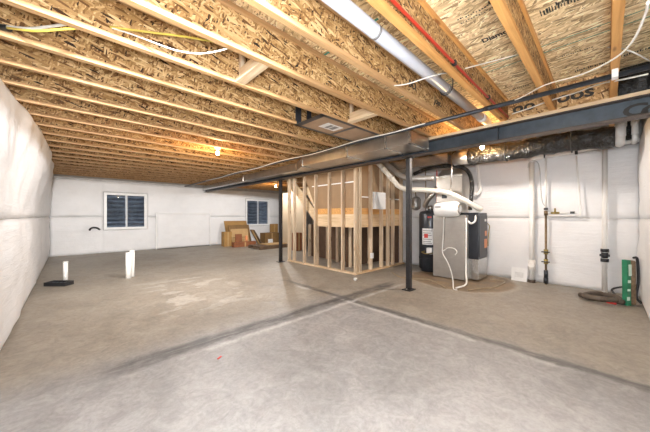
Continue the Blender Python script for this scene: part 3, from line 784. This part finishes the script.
rd = thing('return_drop', 'tall grey sheet metal return air drop beside the furnace', 'duct', (5.5, 2.17, 0))
RX0, RX1, RY0, RY1 = 5.50, 5.655, 1.86, 2.50
MB().box(RX0, RX1, RY0, RY1, .02, 1.28, .006).build('duct_body', 'galv_grey', rd)
for i in range(12):
    z = .12+i*.1; MB().box(RX0-.003, RX0+.001, RY0+.01, RY1-.01, z-.004, z+.004).build('crease', 'galv_grey', rd)
MB().box(RX0-.008, RX0+.01, RY0-.006, RY0+.014, .02, 1.28).build('corner_seam', 'galv_bright', rd)
hu = thing('humidifier', 'white rounded drum humidifier on the plenum above the grey return drop', 'humidifier', (5.4, 2.1, 1.45))
ya_, yb_ = onX(434.5, 207, 5.38).y, onX(458.5, 207, 5.38).y
zc = 1.395
MB().lathe((5.42, ya_, zc), [(.09, 0), (.135, .02), (.15, .06), (.15, ya_-yb_-.06), (.135, ya_-yb_-.02), (.11, ya_-yb_)], (0, -1, 0), 28).build('drum', 'white', hu)
MB().box(5.27, 5.275, ya_-.17, ya_-.06, zc+.03, zc+.06).build('badge', 'grey_ink', hu)
MB().lathe((5.42, yb_, zc), [(.10, -.002), (.10, .012), (.07, .02)], (0, -1, 0), 24).build('end_cap', 'galv_bright', hu)
pm = thing('plenum', 'shiny galvanized plenum box rising from the furnace to the ceiling', 'duct', (5.8, 2.1, 1.33))
MB().prism([(5.56, 1.95, 1.33), (5.97, 1.95, 1.33), (5.97, 2.45, 1.33), (5.56, 2.45, 1.33)], (0, 0, .74)).build('lower_box', 'galv', pm)
b = MB(); lo = [(5.56, 1.95, 2.07), (5.97, 1.95, 2.07), (5.97, 2.45, 2.07), (5.56, 2.45, 2.07)]; hi = [(5.66, 2.0, 2.225), (5.97, 2.0, 2.225), (5.97, 2.38, 2.225), (5.66, 2.38, 2.225)]
A = [b.bm.verts.new(p) for p in lo]; Bq = [b.bm.verts.new(p) for p in hi]
b.bm.faces.new(A[::-1]); b.bm.faces.new(Bq)
for i in range(4): b.bm.faces.new((A[i], A[(i+1) % 4], Bq[(i+1) % 4], Bq[i]))
b.build('upper_taper', 'galv', pm)
MB().box(5.552, 5.562, 1.945, 2.46, 2.05, 2.085).build('seam_flange', 'galv_bright', pm)
MB().box(5.552, 5.56, 2.24, 2.34, 1.62, 1.74).build('control_box', 'black', pm)
bd = thing('branch_duct', 'wide galvanized duct under the joists above the furnace', 'duct', (5.6, 2.6, 2.3))
MB().box(5.32, 6.25, 2.14, 3.55, 2.30, 2.47, .005).build('duct_body', 'galv', bd)
MB().box(5.31, 5.33, 2.13, 3.55, 2.29, 2.48).build('edge_seam', 'galv_bright', bd)
fx = thing('flexible_duct', 'black flexible insulated duct looping above the plenum', 'duct', (6.0, 2.3, 2.1))
MB().tube([onX(414, 174, 5.62), onX(424, 170, 5.6), onX(436, 167, 5.5), onX(450, 166, 5.45), onX(461, 167, 5.5), onX(469, 173, 5.72), onX(472, 185, 5.85), onX(471, 200, 5.85), onX(470, 210, 5.85)], .038, 14, 6).build('duct_run', 'foil', fx)
hr = thing('support_rod', 'thin bright metal hanger rod dropping from the beam in front of the plenum', 'rod', (5.3, 2.0, 2.0))
MB().cyl(onX(452.3, 152, 5.35), onX(451, 191, 5.35), .016, seg=12).build('rod', 'galv_bright', hr)

wh = thing('water_heater', 'dark grey water heater tank between the near post and the furnace', 'water heater', (5.93, 2.86, 0))
WX, WY, WR = 6.02, 2.80, .245
MB().lathe((WX, WY, .0), [(.2, 0), (.2, .06), (WR, .07), (WR, 1.30), (WR-.02, 1.36), (.10, 1.39)], seg=36).build('tank', 'heater', wh)
MB().lathe((WX, WY, 0), [(WR+.004, .30), (WR+.006, .302), (WR+.006, .315), (WR+.004, .317)], seg=36).build('band', 'black', wh)
dv = Vector((-WX, -WY, 0)).normalized(); sd = Vector((0, 0, 1)).cross(dv)
def wrap_label(a0, a1, z0, z1, mat, name, par, off=.003):
    b = MB(); n = 8; an0 = math.atan2(dv.y, dv.x); R = WR+off; rows = []
    for i in range(n+1):
        q = an0+a0+(a1-a0)*i/n
        rows.append([b.bm.verts.new((WX+math.cos(q)*r, WY+math.sin(q)*r, z)) for r, z in ((R, z0), (R, z1), (R-.004, z1), (R-.004, z0))])
    for p, q in zip(rows, rows[1:]):
        for i in range(4): b.bm.faces.new((p[i], p[(i+1) % 4], q[(i+1) % 4], q[i]))
    b.bm.faces.new(rows[0]); b.bm.faces.new(rows[-1][::-1])
    return b.build(name, mat, par)
l1 = wrap_label(-.75, .25, .62, .98, 'label', 'label', wh)
for i, (z, a) in enumerate(((.93, .2), (.88, .1), (.83, .15), (.74, .2), (.69, .1), (.65, .18))): wrap_label(-.68, a-.05, z-.008, z+.008, 'grey_ink', 'label_print', l1, .0045)
wrap_label(-.55, -.2, .77, .86, 'redtape', 'label_print', l1, .0045)
wrap_label(-.25, .1, 1.22, 1.25, 'redtape', 'badge', wh)
p = Vector((WX, WY, 0))+dv*(WR+.03)
MB().box(p.x-.07, p.x+.07, p.y-.06, p.y+.06, .42, .56, .01).build('gas_valve', 'label', wh)
MB().tube([p+Vector((-.05, .1, .48)), p+Vector((-.12, .14, .46)), p+Vector((-.16, .0, .44)), p+Vector((-.02, -.1, .46)), p+Vector((.1, -.2, .5))], .011, 8).build('gas_flex', 'brass', wh)
MB().cyl((WX, WY, 1.385), (WX, WY, 1.50), .055, seg=18).build('draft_collar', 'galv_bright', wh)
MB().tube([(WX-.12, WY+.05, 1.38), (WX-.12, WY+.05, 1.62), (WX-.13, WY+.05, 2.2), (WX-.13, WY+.05, 2.29)], .011, 8).build('water_pipe', 'copper', wh)
MB().tube([(WX+.02, WY-.14, 1.38), (WX-.02, WY-.16, 1.7), (WX-.02, WY-.16, 2.2), (WX-.02, WY-.16, 2.29)], .012, 8).build('water_pipe', 'redtape', wh)
# flexible metal connector above the heater
fc = thing('vent_connector', 'crinkled metal vent connector leaning above the water heater', 'vent', (5.8, 2.6, 1.4))
MB().tube([onX(425, 207, 5.85), onX(427, 201, 5.8), onX(433, 194, 5.78), onX(437, 188, 5.85)], .05, 14, 4, .12, .02).build('connector', 'galv', fc)
ex = thing('expansion_tank', 'small grey expansion tank left of the water heater top', 'tank', (6.2, 3.2, 1.4))
q = onX(416, 203, 6.1)
MB().lathe(q, [(.03, -.18), (.10, -.14), (.11, -.08), (.11, .08), (.09, .13), (.03, .16)], seg=22).build('tank', 'galv_grey', ex)
MB().tube([q+Vector((0, 0, .16)), q+Vector((.02, .02, .30)), q+Vector((.2, .03, .32)), q+Vector((.34, 0, .32))], .014, 8).build('water_pipe', 'copper', ex)

# white vent pipes
def pipe_thing(name, lab, cat, pts, r, mat, smooth=6, coll=()):
    e = thing(name, lab, cat, pts[0])
    MB().tube(pts, r, 18, smooth).build('pipe_run', mat, e)
    for a, b_ in coll:
        MB().cyl(a, b_, r*1.14, seg=18).build('coupling', mat, e)
    return e
va = [onX(371, 156, 5.05), onX(381, 166.5, 5.0), onX(394, 181, 5.0), onX(399, 186.5, 5.0), onX(408, 189.5, 5.05), onX(425, 190, 5.15), onX(446, 192.5, 5.3), onX(462, 199, 5.45), onX(474, 206, 5.6), onX(481, 209.5, 5.72)]
pipe_thing('vent_pipe', 'long white vent pipe bending from the stud wall top across to the furnace', 'pipe', va, .050, 'pvc_dull', 6, [(va[1].lerp(va[2], .1), va[1].lerp(va[2], .3)), (va[2].lerp(va[1], .05), va[2].lerp(va[1], .2))])
vb = [onX(382, 160, 5.2), onX(392, 169, 5.2), onX(401, 176, 5.22), onX(410, 178.5, 5.28), onX(420, 178.5, 5.36), onX(434, 178, 5.48)]
pipe_thing('vent_pipe', 'short white vent pipe behind the long one, ending near the plenum', 'pipe', vb, .06, 'galv_grey')
vc = [onX(477, 165, 6.36), onX(478, 172, 6.36), onX(479, 182, 6.36), onX(480, 190, 6.34), onX(477, 194, 6.3), onX(475, 193, 6.25)]
pipe_thing('condensate_trap', 'small white hooked pipe hanging right of the plenum', 'pipe', vc, .03, 'pvc')
MBp = [onX(466.3, 218, 5.47), onX(466.3, 240, 5.47), onX(466.0, 272, 5.47), fl(466, 284, .06), fl(456, 288, .03)]
pipe_thing('condensate_pipe', 'thin white drain pipe down the corner of the grey return drop', 'pipe', MBp, .014, 'pvc', 4)
hs = [onX(444, 216, 5.478), onX(443.5, 232, 5.478), onX(442.5, 248, 5.478), onX(443, 254, 5.47), onX(447, 261, 5.46), onX(451, 271, 5.44), fl(453, 281, .10), fl(453.5, 288.5, .015), fl(457, 290, .012)]
pipe_thing('drain_hose', 'white drain hose hanging down the face of the grey return drop', 'hose', hs, .010, 'pvc', 6)
pipe_thing('hose_loop', 'small white hose loop on the grey return drop', 'hose', [onX(443, 251, 5.475), onX(448, 248, 5.46), onX(454, 248.5, 5.45), onX(457, 252, 5.46), onX(455, 255, 5.47)], .008, 'pvc', 6)
fe = [onX(468, 221, 5.62), onX(471, 223.5, 5.6), onX(475, 221, 5.63), onX(476, 215, 5.68), onX(479, 211, 5.75)]
pipe_thing('elbow_hose', 'white elbow hose at the upper corner of the charcoal furnace', 'hose', fe, .017, 'pvc', 6)
cr = [fl(392, 272, .01), fl(400, 277, .01), fl(413, 279, .01), fl(428, 279.5, .01), fl(438, 283.5, .01), fl(446, 288, .01)]
tag(MB().tube(cr, .011, 8, 6).build('power_cord', 'cord'), 'tan cord lying on the floor between the post and the furnace', 'cord')
cr = [fl(468, 290, .01), fl(480, 288.5, .01), fl(495, 287, .01), fl(505, 282, .01), fl(500, 280.5, .01), fl(490, 279.5, .01)]
tag(MB().tube(cr, .010, 8, 6).build('power_cord', 'cord'), 'tan cord curving on the floor right of the furnace base', 'cord')
tb = [onX(487, 223, 6.25), onX(489.5, 226, 6.3), onX(489, 231, 6.3), onX(488, 240, 6.28), onX(488, 246, 6.24)]
tag(MB().tube(tb, .008, 8, 6).build('thermostat_wire', 'brass'), 'thin yellow wire hanging at the right side of the furnace', 'wire')

# ------------------------------------------------------------------ pipes on the right wall
PX = 6.36
def vpipe(y, z0, z1, r, x=PX): return MB().cyl((x, y, z0), (x, y, z1), r, seg=18)
e = thing('vertical_pipe', 'wide white vertical drain pipe on the right wall above the white board', 'pipe', (PX, .98, 0))
vpipe(.98, .0, 2.28, .043).build('pipe_run', 'pvc', e)
cl = MB(); cl.cyl((PX, .98, .22), (PX, .98, .42), .058, seg=18); cl.cyl((PX-.045, .98, .34), (PX-.075, .98, .34), .045, seg=16); cl.build('cleanout', 'pvc', e)
vpipe(.98, 0, .05, .06).build('floor_collar', 'hose', e)
MB().tube([(PX, .98, 2.28), (PX, .97, 2.34), (PX, .88, 2.36), (PX, .80, 2.365)], .05, 18, 5).build('elbow', 'pvc', e)
e = thing('water_service', 'copper water service pipe with valves on the right wall', 'pipe', (PX, .77, 0))
vpipe(.77, .0, 1.27, .018).build('riser', 'copper', e)
vpipe(.77, 1.27, 1.36, .03).build('coupling', 'copper', e)
vpipe(.77, 1.36, 2.33, .017).build('pipe_run', 'pvc', e)
for z in (.60, .42): 
    vpipe(.77, z-.045, z+.045, .033).build('valve', 'brass', e)
    MB().box(PX-.06, PX-.035, .71, .83, z-.010, z+.010, .004).build('valve_handle', 'black', e)
vpipe(.77, .02, .12, .036).build('floor_valve', 'black', e); vpipe(.77, .12, .26, .032).build('meter_tape', 'dark', e)
MB().tube([(PX, .77, 1.32), (PX, .6, 1.315), (PX, .36, 1.31)], .013, 10, 0).build('branch_pipe', 'pvc', e)
MB().tube([(PX, .36, 1.27), (PX, .31, 1.28), (PX, .32, 1.6), (PX, .36, 2.30)], .012, 10, 4).build('branch_pipe', 'pvc', e)
MB().tube([(PX, .77, 1.27), (PX, .5, 1.262), (PX, .31, 1.27)], .012, 10, 0).build('branch_pipe', 'pvc', e)
vb_ = MB(); vb_.cyl((PX, .70, 1.315), (PX, .58, 1.315), .02, seg=10); vb_.cyl((PX-.02, .64, 1.31), (PX-.02, .64, 1.40), .014, seg=8); vb_.build('brass_valve', 'brass', e)
MB().box(PX-.02, PX+.02, .38, .44, 1.30, 1.34, .004).build('valve', 'black', e)
MB().box(PX-.02, PX+.02, .74, .80, 1.37, 1.41, .004).build('valve', 'black', e)
tag(MB().tube([onX(528, 168, 6.30), onX(529, 163, 6.30), onX(533, 160.5, 6.30), onX(538, 163, 6.3), onX(540, 172, 6.3), onX(541, 190, 6.32), onX(542.5, 202, 6.34), onX(545, 206, 6.34)], .008, 8, 6).build('ground_wire', 'grey_cable'), 'grey looped wire over the wide vertical pipe on the right wall', 'wire')
e = thing('vertical_pipe', 'white vertical drain pipe with black coupling nearest the room corner', 'pipe', (PX, .02, 0))
vpipe(.02, .0, 2.40, .034).build('pipe_run', 'pvc', e)
cp = MB()
for z0, z1, r in ((.51, .56, .050), (.57, .66, .042), (.67, .72, .050)): cp.cyl((PX, .02, z0), (PX, .02, z1), r, seg=18)
cp.box(PX-.02, PX+.02, -.04, .08, .595, .635, .005); cp.build('coupling', 'black', e)
e = thing('header_pipe', 'white horizontal pipe along the top of the right wall', 'pipe', (PX, .4, 2.38))
MB().tube([(PX+.02, .90, 2.35), (PX+.02, .4, 2.385), (PX+.02, -.15, 2.42), (PX+.02, -.36, 2.44)], .030, 14, 3).build('pipe_run', 'pvc', e)
for y in (.80, .36): MB().box(PX-.03, PX+.03, y-.02, y+.02, 2.33, 2.40, .004).build('hanger_clip', 'black', e)
for i, (y, r, lab) in enumerate(((-.145, .058, 'thick white vent pipe dropping below the beam, left one in the corner'), (-.29, .036, 'white vent pipe dropping below the beam, right one in the corner'))):
    e = thing('corner_vent_pipe', lab, 'pipe', (PX-.1, y, 2.4), 'vent pipes in the corner')
    x = PX-.35
    MB().cyl((x, y, 2.46), (x, y, 2.80), r, seg=20).build('pipe_run', 'white', e)
    MB().cyl((x, y, 2.60), (x, y, 2.70), r*1.15, seg=20).build('coupling', 'white', e)
    MB().tube([(x, y, 2.47), (x, y, 2.41), (x+.05, y, 2.385), (x+.2, y, 2.38)], r*.9, 18, 4).build('elbow', 'white', e)
# black wrapped flexible duct along the far side of the beam
fd = thing('flexible_duct', 'long black wrinkled insulated duct hung beyond the beam above the right wall', 'duct', (5.28, .8, 2.34))
b = MB(); n1, n2 = 150, 28; rows = []
for i in range(n1+1):
    f = i/n1; y = 1.74-1.82*f; cz = 2.338+.015*math.sin(f*11); cx = 5.29+.02*math.sin(f*7+1)
    row = []
    for j in range(n2):
        q = 2*PI*j/n2
        d = .142*(1+.05*math.sin(f*42)+.10*noise.noise(Vector((y*5, math.cos(q)*2, math.sin(q)*2)))+.06*noise.noise(Vector((y*19, math.cos(q)*5, math.sin(q)*5))))
        if i in (0, n1): d *= .9
        row.append(b.bm.verts.new((cx+d*math.cos(q), y, min(cz+d*math.sin(q), ZJ-.006))))
    rows.append(row)
for p, q in zip(rows, rows[1:]):
    for j in range(n2): b.bm.faces.new((p[j], p[(j+1) % n2], q[(j+1) % n2], q[j])).smooth = True
b.bm.faces.new(rows[0][::-1]); b.bm.faces.new(rows[-1])
b.build('duct_wrap', 'foil', fd)
MB().cyl((5.29, 1.74, 2.338), (5.29, 1.99, 2.338), .12, seg=24).build('takeoff_collar', 'galv', fd)
for y in (1.15, .35):
    MB().tube([(5.29+.165*math.sin(q), y, 2.338-.160*math.cos(q)) for q in [PI*(-.98+1.96*k/14) for k in range(15)]], .006, 6, 0).build('hanger_strap', 'black', fd)
tag(MB().box(6.30, 6.44, YN+.09, yj(0)-.034, 2.46, ZT-.006, .03).build('insulation_batt', 'foil'), 'black faced insulation batt behind the two white vent pipes in the corner', 'insulation')
tag(MB().box(4.20, 4.36, YN+.075, yj(0)-.034, ZJ+.003, ZT-.004, .03).build('insulation_batt', 'foil'), 'black faced insulation batt above the beam in the joist bay at the right edge', 'insulation')

# board leaning on the wall and things in the corner
wbd = thing('leaning_board', 'small white board leaning on the right wall beside the wide pipe', 'board', (6.33, 1.14, 0))
MB().obox((6.325, 1.17, .125), .25, .02, .255, (0, 1, 0), (.12, 0, 1)).build('board', 'label', wbd)
b = MB()
b.obox((6.312, 1.17, .12), .14, .004, .10, (0, 1, 0), (.12, 0, 1))
b.build('faint_print', simple('faint_grey_print', (.66, .66, .65), .5), wbd)
# coiled dirty hose
hose_pts = [fl(580, 294.5, .035), fl(588, 297, .035), fl(600, 299, .035), fl(613, 300.5, .04), fl(622, 302, .04), fl(616, 297, .045), fl(604, 294.5, .05), fl(592, 293.5, .06), fl(585, 295.5, .075), fl(600, 298.5, .085), fl(618, 300.5, .075)]
tag(MB().tube(hose_pts, .034, 12, 6, .1, .015).build('coiled_hose', 'hose'), 'dirty brown corrugated hose coiled on the floor at the wall foot', 'hose')
tag(MB().tube([fl(617, 297, .05), onX(612, 290, 6.2), onX(618, 287.5, 6.2), onX(628, 287, 6.22), onX(634, 290, 6.2), fl(632, 300, .04), fl(622, 302, .03)], .014, 8, 6).build('black_cord', 'black'), 'black cord looping over the coiled hose', 'cord')
tag(MB().obox(fl(611.5, 303, .012), .10, .03, .022, (.3, 1, 0), (0, 0, 1), .005).build('red_tag', 'redtape'), 'small red tag on the floor in front of the coiled hose', 'tag')
gk = thing('green_package', 'tall green and white packaged roll leaning in the right corner', 'package', (5.75, -.25, 0))
c0 = fl(627.5, 306.5); 
ax = Vector((.06, -.04, 1)).normalized(); L = .64
sdir = Vector((CB, -CA, 0))          # across the picture
fdir = Vector((CA, CB, 0))
cb = c0+sdir*.035+fdir*.06
MB().obox(cb+ax*L/2, .055, .07, L, sdir, ax, .006).build('wrapper', 'green', gk)
for z, hgt in ((.10, .05), (.22, .03), (.34, .04), (.50, .16)):
    MB().obox(cb+ax*z-fdir*.037, .04, .004, hgt, sdir, ax).build('printed_panel', 'palegreen', gk)
MB().obox(cb+ax*(L/2)+sdir*.064, .07, .085, L*.98, sdir, ax, .025).build('corrugated_roll', 'wrap', gk)
ct = [cb+ax*.67+sdir*.08, cb+ax*.66+sdir*.13, cb+ax*.5+sdir*.155, cb+ax*.3+sdir*.165, cb+ax*.12+sdir*.15, cb+ax*.04+sdir*.16-fdir*.06]
tag(MB().tube(ct, .016, 8, 6).build('black_cord', 'black'), 'thick black cord draped over the right side of the green package', 'cord')

# ------------------------------------------------------------------ floor stubs on the left
p = fl(65.5, 280.5)
e = thing('drain_stub', 'short white pipe stub rising from a black floor fitting', 'pipe', p)
MB().cyl(p+Vector((0, 0, .0)), p+Vector((0, 0, .37)), .037, seg=20).build('pipe_run', 'pvc', e)
MB().cyl(p+Vector((0, 0, .35)), p+Vector((0, 0, .372)), .040, seg=20).build('pipe_end', 'pvc', e)
tp = thing('toilet_flange_box', 'black plastic tub form on the floor around the short white stub', 'form', fl(59, 283.5))
q = fl(59, 285.2); b = MB()
dX = Vector((CB, -CA, 0)); dF = Vector((CA, CB, 0))
for o, lx, ly in ((dF*.08, .38, .022), (-dF*.08, .38, .022), (dX*.18, .022, .18), (-dX*.18, .022, .18)): b.obox(q+o+Vector((0, 0, .035)), lx, ly, .07, dX, (0, 0, 1), .008)
b.build('rim', 'black', tp)
b = MB()
for i in range(5): b.obox(q+dX*(-.14+.07*i)+Vector((0, 0, .025)), .018, .15, .04, dX, (0, 0, 1))
b.build('rib', 'dark', tp)
p = fl(128.5, 278); p2 = fl(132, 276.5)
e = thing('drain_stub', 'tall thick white pipe stub standing alone on the floor', 'pipe', p)
MB().cyl(p, p+Vector((0, 0, .52)), .05, seg=20).build('pipe_run', 'pvc', e)
MB().cyl(p2, p2+Vector((0, 0, .55)), .045, seg=20).build('second_pipe', 'pvc', e)
pc = (p+p2)/2
MB().obox(pc+Vector((0, 0, .25)), .10, .07, .48, p2-p, (0, 0, 1), .01).build('tape_wrap', 'pvc', e)
tag(MB().obox(fl(355.5, 279, .025), .07, .06, .05, (1, .4, 0), (0, 0, 1), .015).build('concrete_chip', 'stone'), 'small pale concrete chip on the floor by the stud wall corner', 'debris')
tag(MB().obox(fl(219.5, 357.5, .004), .05, .016, .006, (1, .6, 0), (0, 0, 1), .002).build('red_scrap', 'redtape'), 'tiny red scrap on the bare floor beside the dark joint', 'debris')

# ------------------------------------------------------------------ cardboard by the far window
def box_at(u0, u1, v0, v1, Y, dep, mat, name, lab, cat='box', lean=0., flaps=True, group='cardboard below the far window'):
    a = onY(u0, v1, Y); b_ = onY(u1, v1, Y); zt = max(.05, onY((u0+u1)/2, v0, Y).z)
    e = thing(name, lab, cat, ((a.x+b_.x)/2, Y+dep/2, 0), group)
    w = b_.x-a.x
    if lean:
        L_ = math.hypot(zt, lean)
        MB().obox(((a.x+b_.x)/2, Y+dep/2+lean/2, zt/2), w, dep, L_-.01, (1, 0, 0), (0, lean, zt), .004).build('board', mat, e)
        MB().obox(((a.x+b_.x)/2, Y+dep/2+lean/2-dep*.55, zt/2), w*.9, .004, L_*.03, (1, 0, 0), (0, lean, zt)).build('fold_line', 'card_dark', e)
    else:
        MB().box(a.x, b_.x, Y, Y+dep, .0, zt, .006).build('carton', mat, e)
        MB().box(a.x-.004, b_.x+.004, Y+.02, Y+dep/2-.004, zt-.003, zt+.006).build('flap', mat, e)
        MB().box(a.x-.004, b_.x+.004, Y+dep/2+.004, Y+dep-.02, zt-.003, zt+.006).build('flap', mat, e)
        MB().box((a.x+b_.x)/2-.03, (a.x+b_.x)/2+.03, Y-.003, Y, .0, zt).build('tape', 'card_light', e)
    return e
box_at(228, 250.5, 221, 248, 11.15, .04, 'card', 'cardboard_sheet', 'big tan cardboard sheet leaning on the far wall at the back of the pile', 'cardboard', .40)
box_at(231, 252, 225, 248, 10.95, .04, 'card_dark', 'cardboard_sheet', 'darker brown cardboard sheet leaning second from the back of the pile', 'cardboard', .30)
box_at(224.3, 232, 232, 247.5, 10.80, .30, 'card', 'cardboard_box', 'narrow upright cardboard box at the left end of the pile')
box_at(233, 250, 229, 248, 10.66, .04, 'card_light', 'cardboard_sheet', 'light cardboard sheet with cut openings leaning at the front of the pile', 'cardboard', .22)
box_at(236, 242.5, 234, 247, 10.52, .05, 'redwood', 'arched_board', 'dark reddish board standing in front of the light cardboard sheet', 'board', .05)
box_at(246, 248, 235.5, 243, 10.52, .05, 'orange', 'orange_carton', 'small orange carton in front of the light cardboard sheet', 'carton', .03)
box_at(234, 256, 242, 249, 10.25, .22, 'redwood', 'flat_carton', 'low reddish carton lying in front of the cardboard sheets')
b_ = onY(251, 244, 10.7)
e = thing('leaning_board', 'dark board leaning against the right side of the cardboard pile', 'board', (b_.x+.2, 10.7, 0), 'boards by the cardboard')
MB().obox((b_.x+.28, 10.75, .33), .04, .35, .75, (1, 0, .62), (-.62, 0, 1), .004).build('board', 'pallet', e)
e = thing('leaning_board', 'pale board leaning against the right side of the cardboard pile', 'board', (b_.x+.1, 10.6, 0), 'boards by the cardboard')
MB().obox((b_.x+.16, 10.58, .32), .03, .12, .72, (1, 0, .55), (-.55, 0, 1), .004).build('board', 'card_light', e)
box_at(265, 279, 233, 247, 10.9, .45, 'card_dark', 'cardboard_box', 'wide brown cardboard box right of the window, beside the steel post')
box_at(271, 278, 224, 244, 11.42, .12, 'card', 'cardboard_box', 'tall thin cardboard box against the wall behind the wide brown box')
box_at(268.5, 273, 239, 246, 10.86, .03, 'label', 'paper_packet', 'small white packet in front of the wide brown box', 'packet', .02)
# pallet of flat stock on the floor
pt = thing('flat_pallet', 'low dark wood pallet with flat boards lying in front of the cardboard', 'pallet', fl(262, 250))
pa_, pb_ = fl(241, 249.5), fl(279, 250.2)
x0, x1 = 5.10, 6.55; y0, y1 = 8.85, 9.75
for y in (y0+.05, (y0+y1)/2, y1-.05): MB().box(x0, x1, y-.045, y+.045, 0, .10, .004).build('runner', 'pallet', pt)
for i in range(6): MB().box(x0+.01+i*(x1-x0)/6, x0+(i+.82)*(x1-x0)/6, y0, y1, .10, .125, .003).build('deck_board', 'pallet', pt)
MB().box(x0+.45, x1-.05, y0+.15, y1-.1, .125, .15, .004).build('flat_sheet', 'card_light', pt)
# boxes seen between the left studs
box_at(284.5, 290, 233, 247, 9.85, .3, 'card_dark', 'cardboard_box', 'dark cardboard box seen between the first two studs', lean=0)
box_at(296, 302, 233, 245, 7.7, .25, 'redwood', 'cardboard_box', 'reddish cardboard box seen between the third and fourth studs', lean=0)

# ------------------------------------------------------------------ world, camera, view
w = bpy.data.worlds.new('outdoor_sky'); sc.world = w; w.use_nodes = True
bg = w.node_tree.nodes['Background']; bg.inputs[0].default_value = (.78, .86, 1, 1); bg.inputs[1].default_value = 2.5
cd = bpy.data.cameras.new('camera'); cd.sensor_width = 36; cd.lens = 268/650*36; cd.clip_start = .02
cam = bpy.data.objects.new('camera', cd); C.objects.link(cam); cam.location = (0, 0, H)
cam.rotation_euler = (PI/2, 0, math.atan2(-CA, CB)); sc.camera = cam
sc.view_settings.view_transform = 'Standard'; sc.view_settings.look = 'None'; sc.view_settings.gamma = 1
sc.view_settings.use_curve_mapping = False; sc.view_settings.exposure = 0.2
sc.cycles.use_denoising = True; sc.cycles.max_bounces = 10; sc.cycles.diffuse_bounces = 8
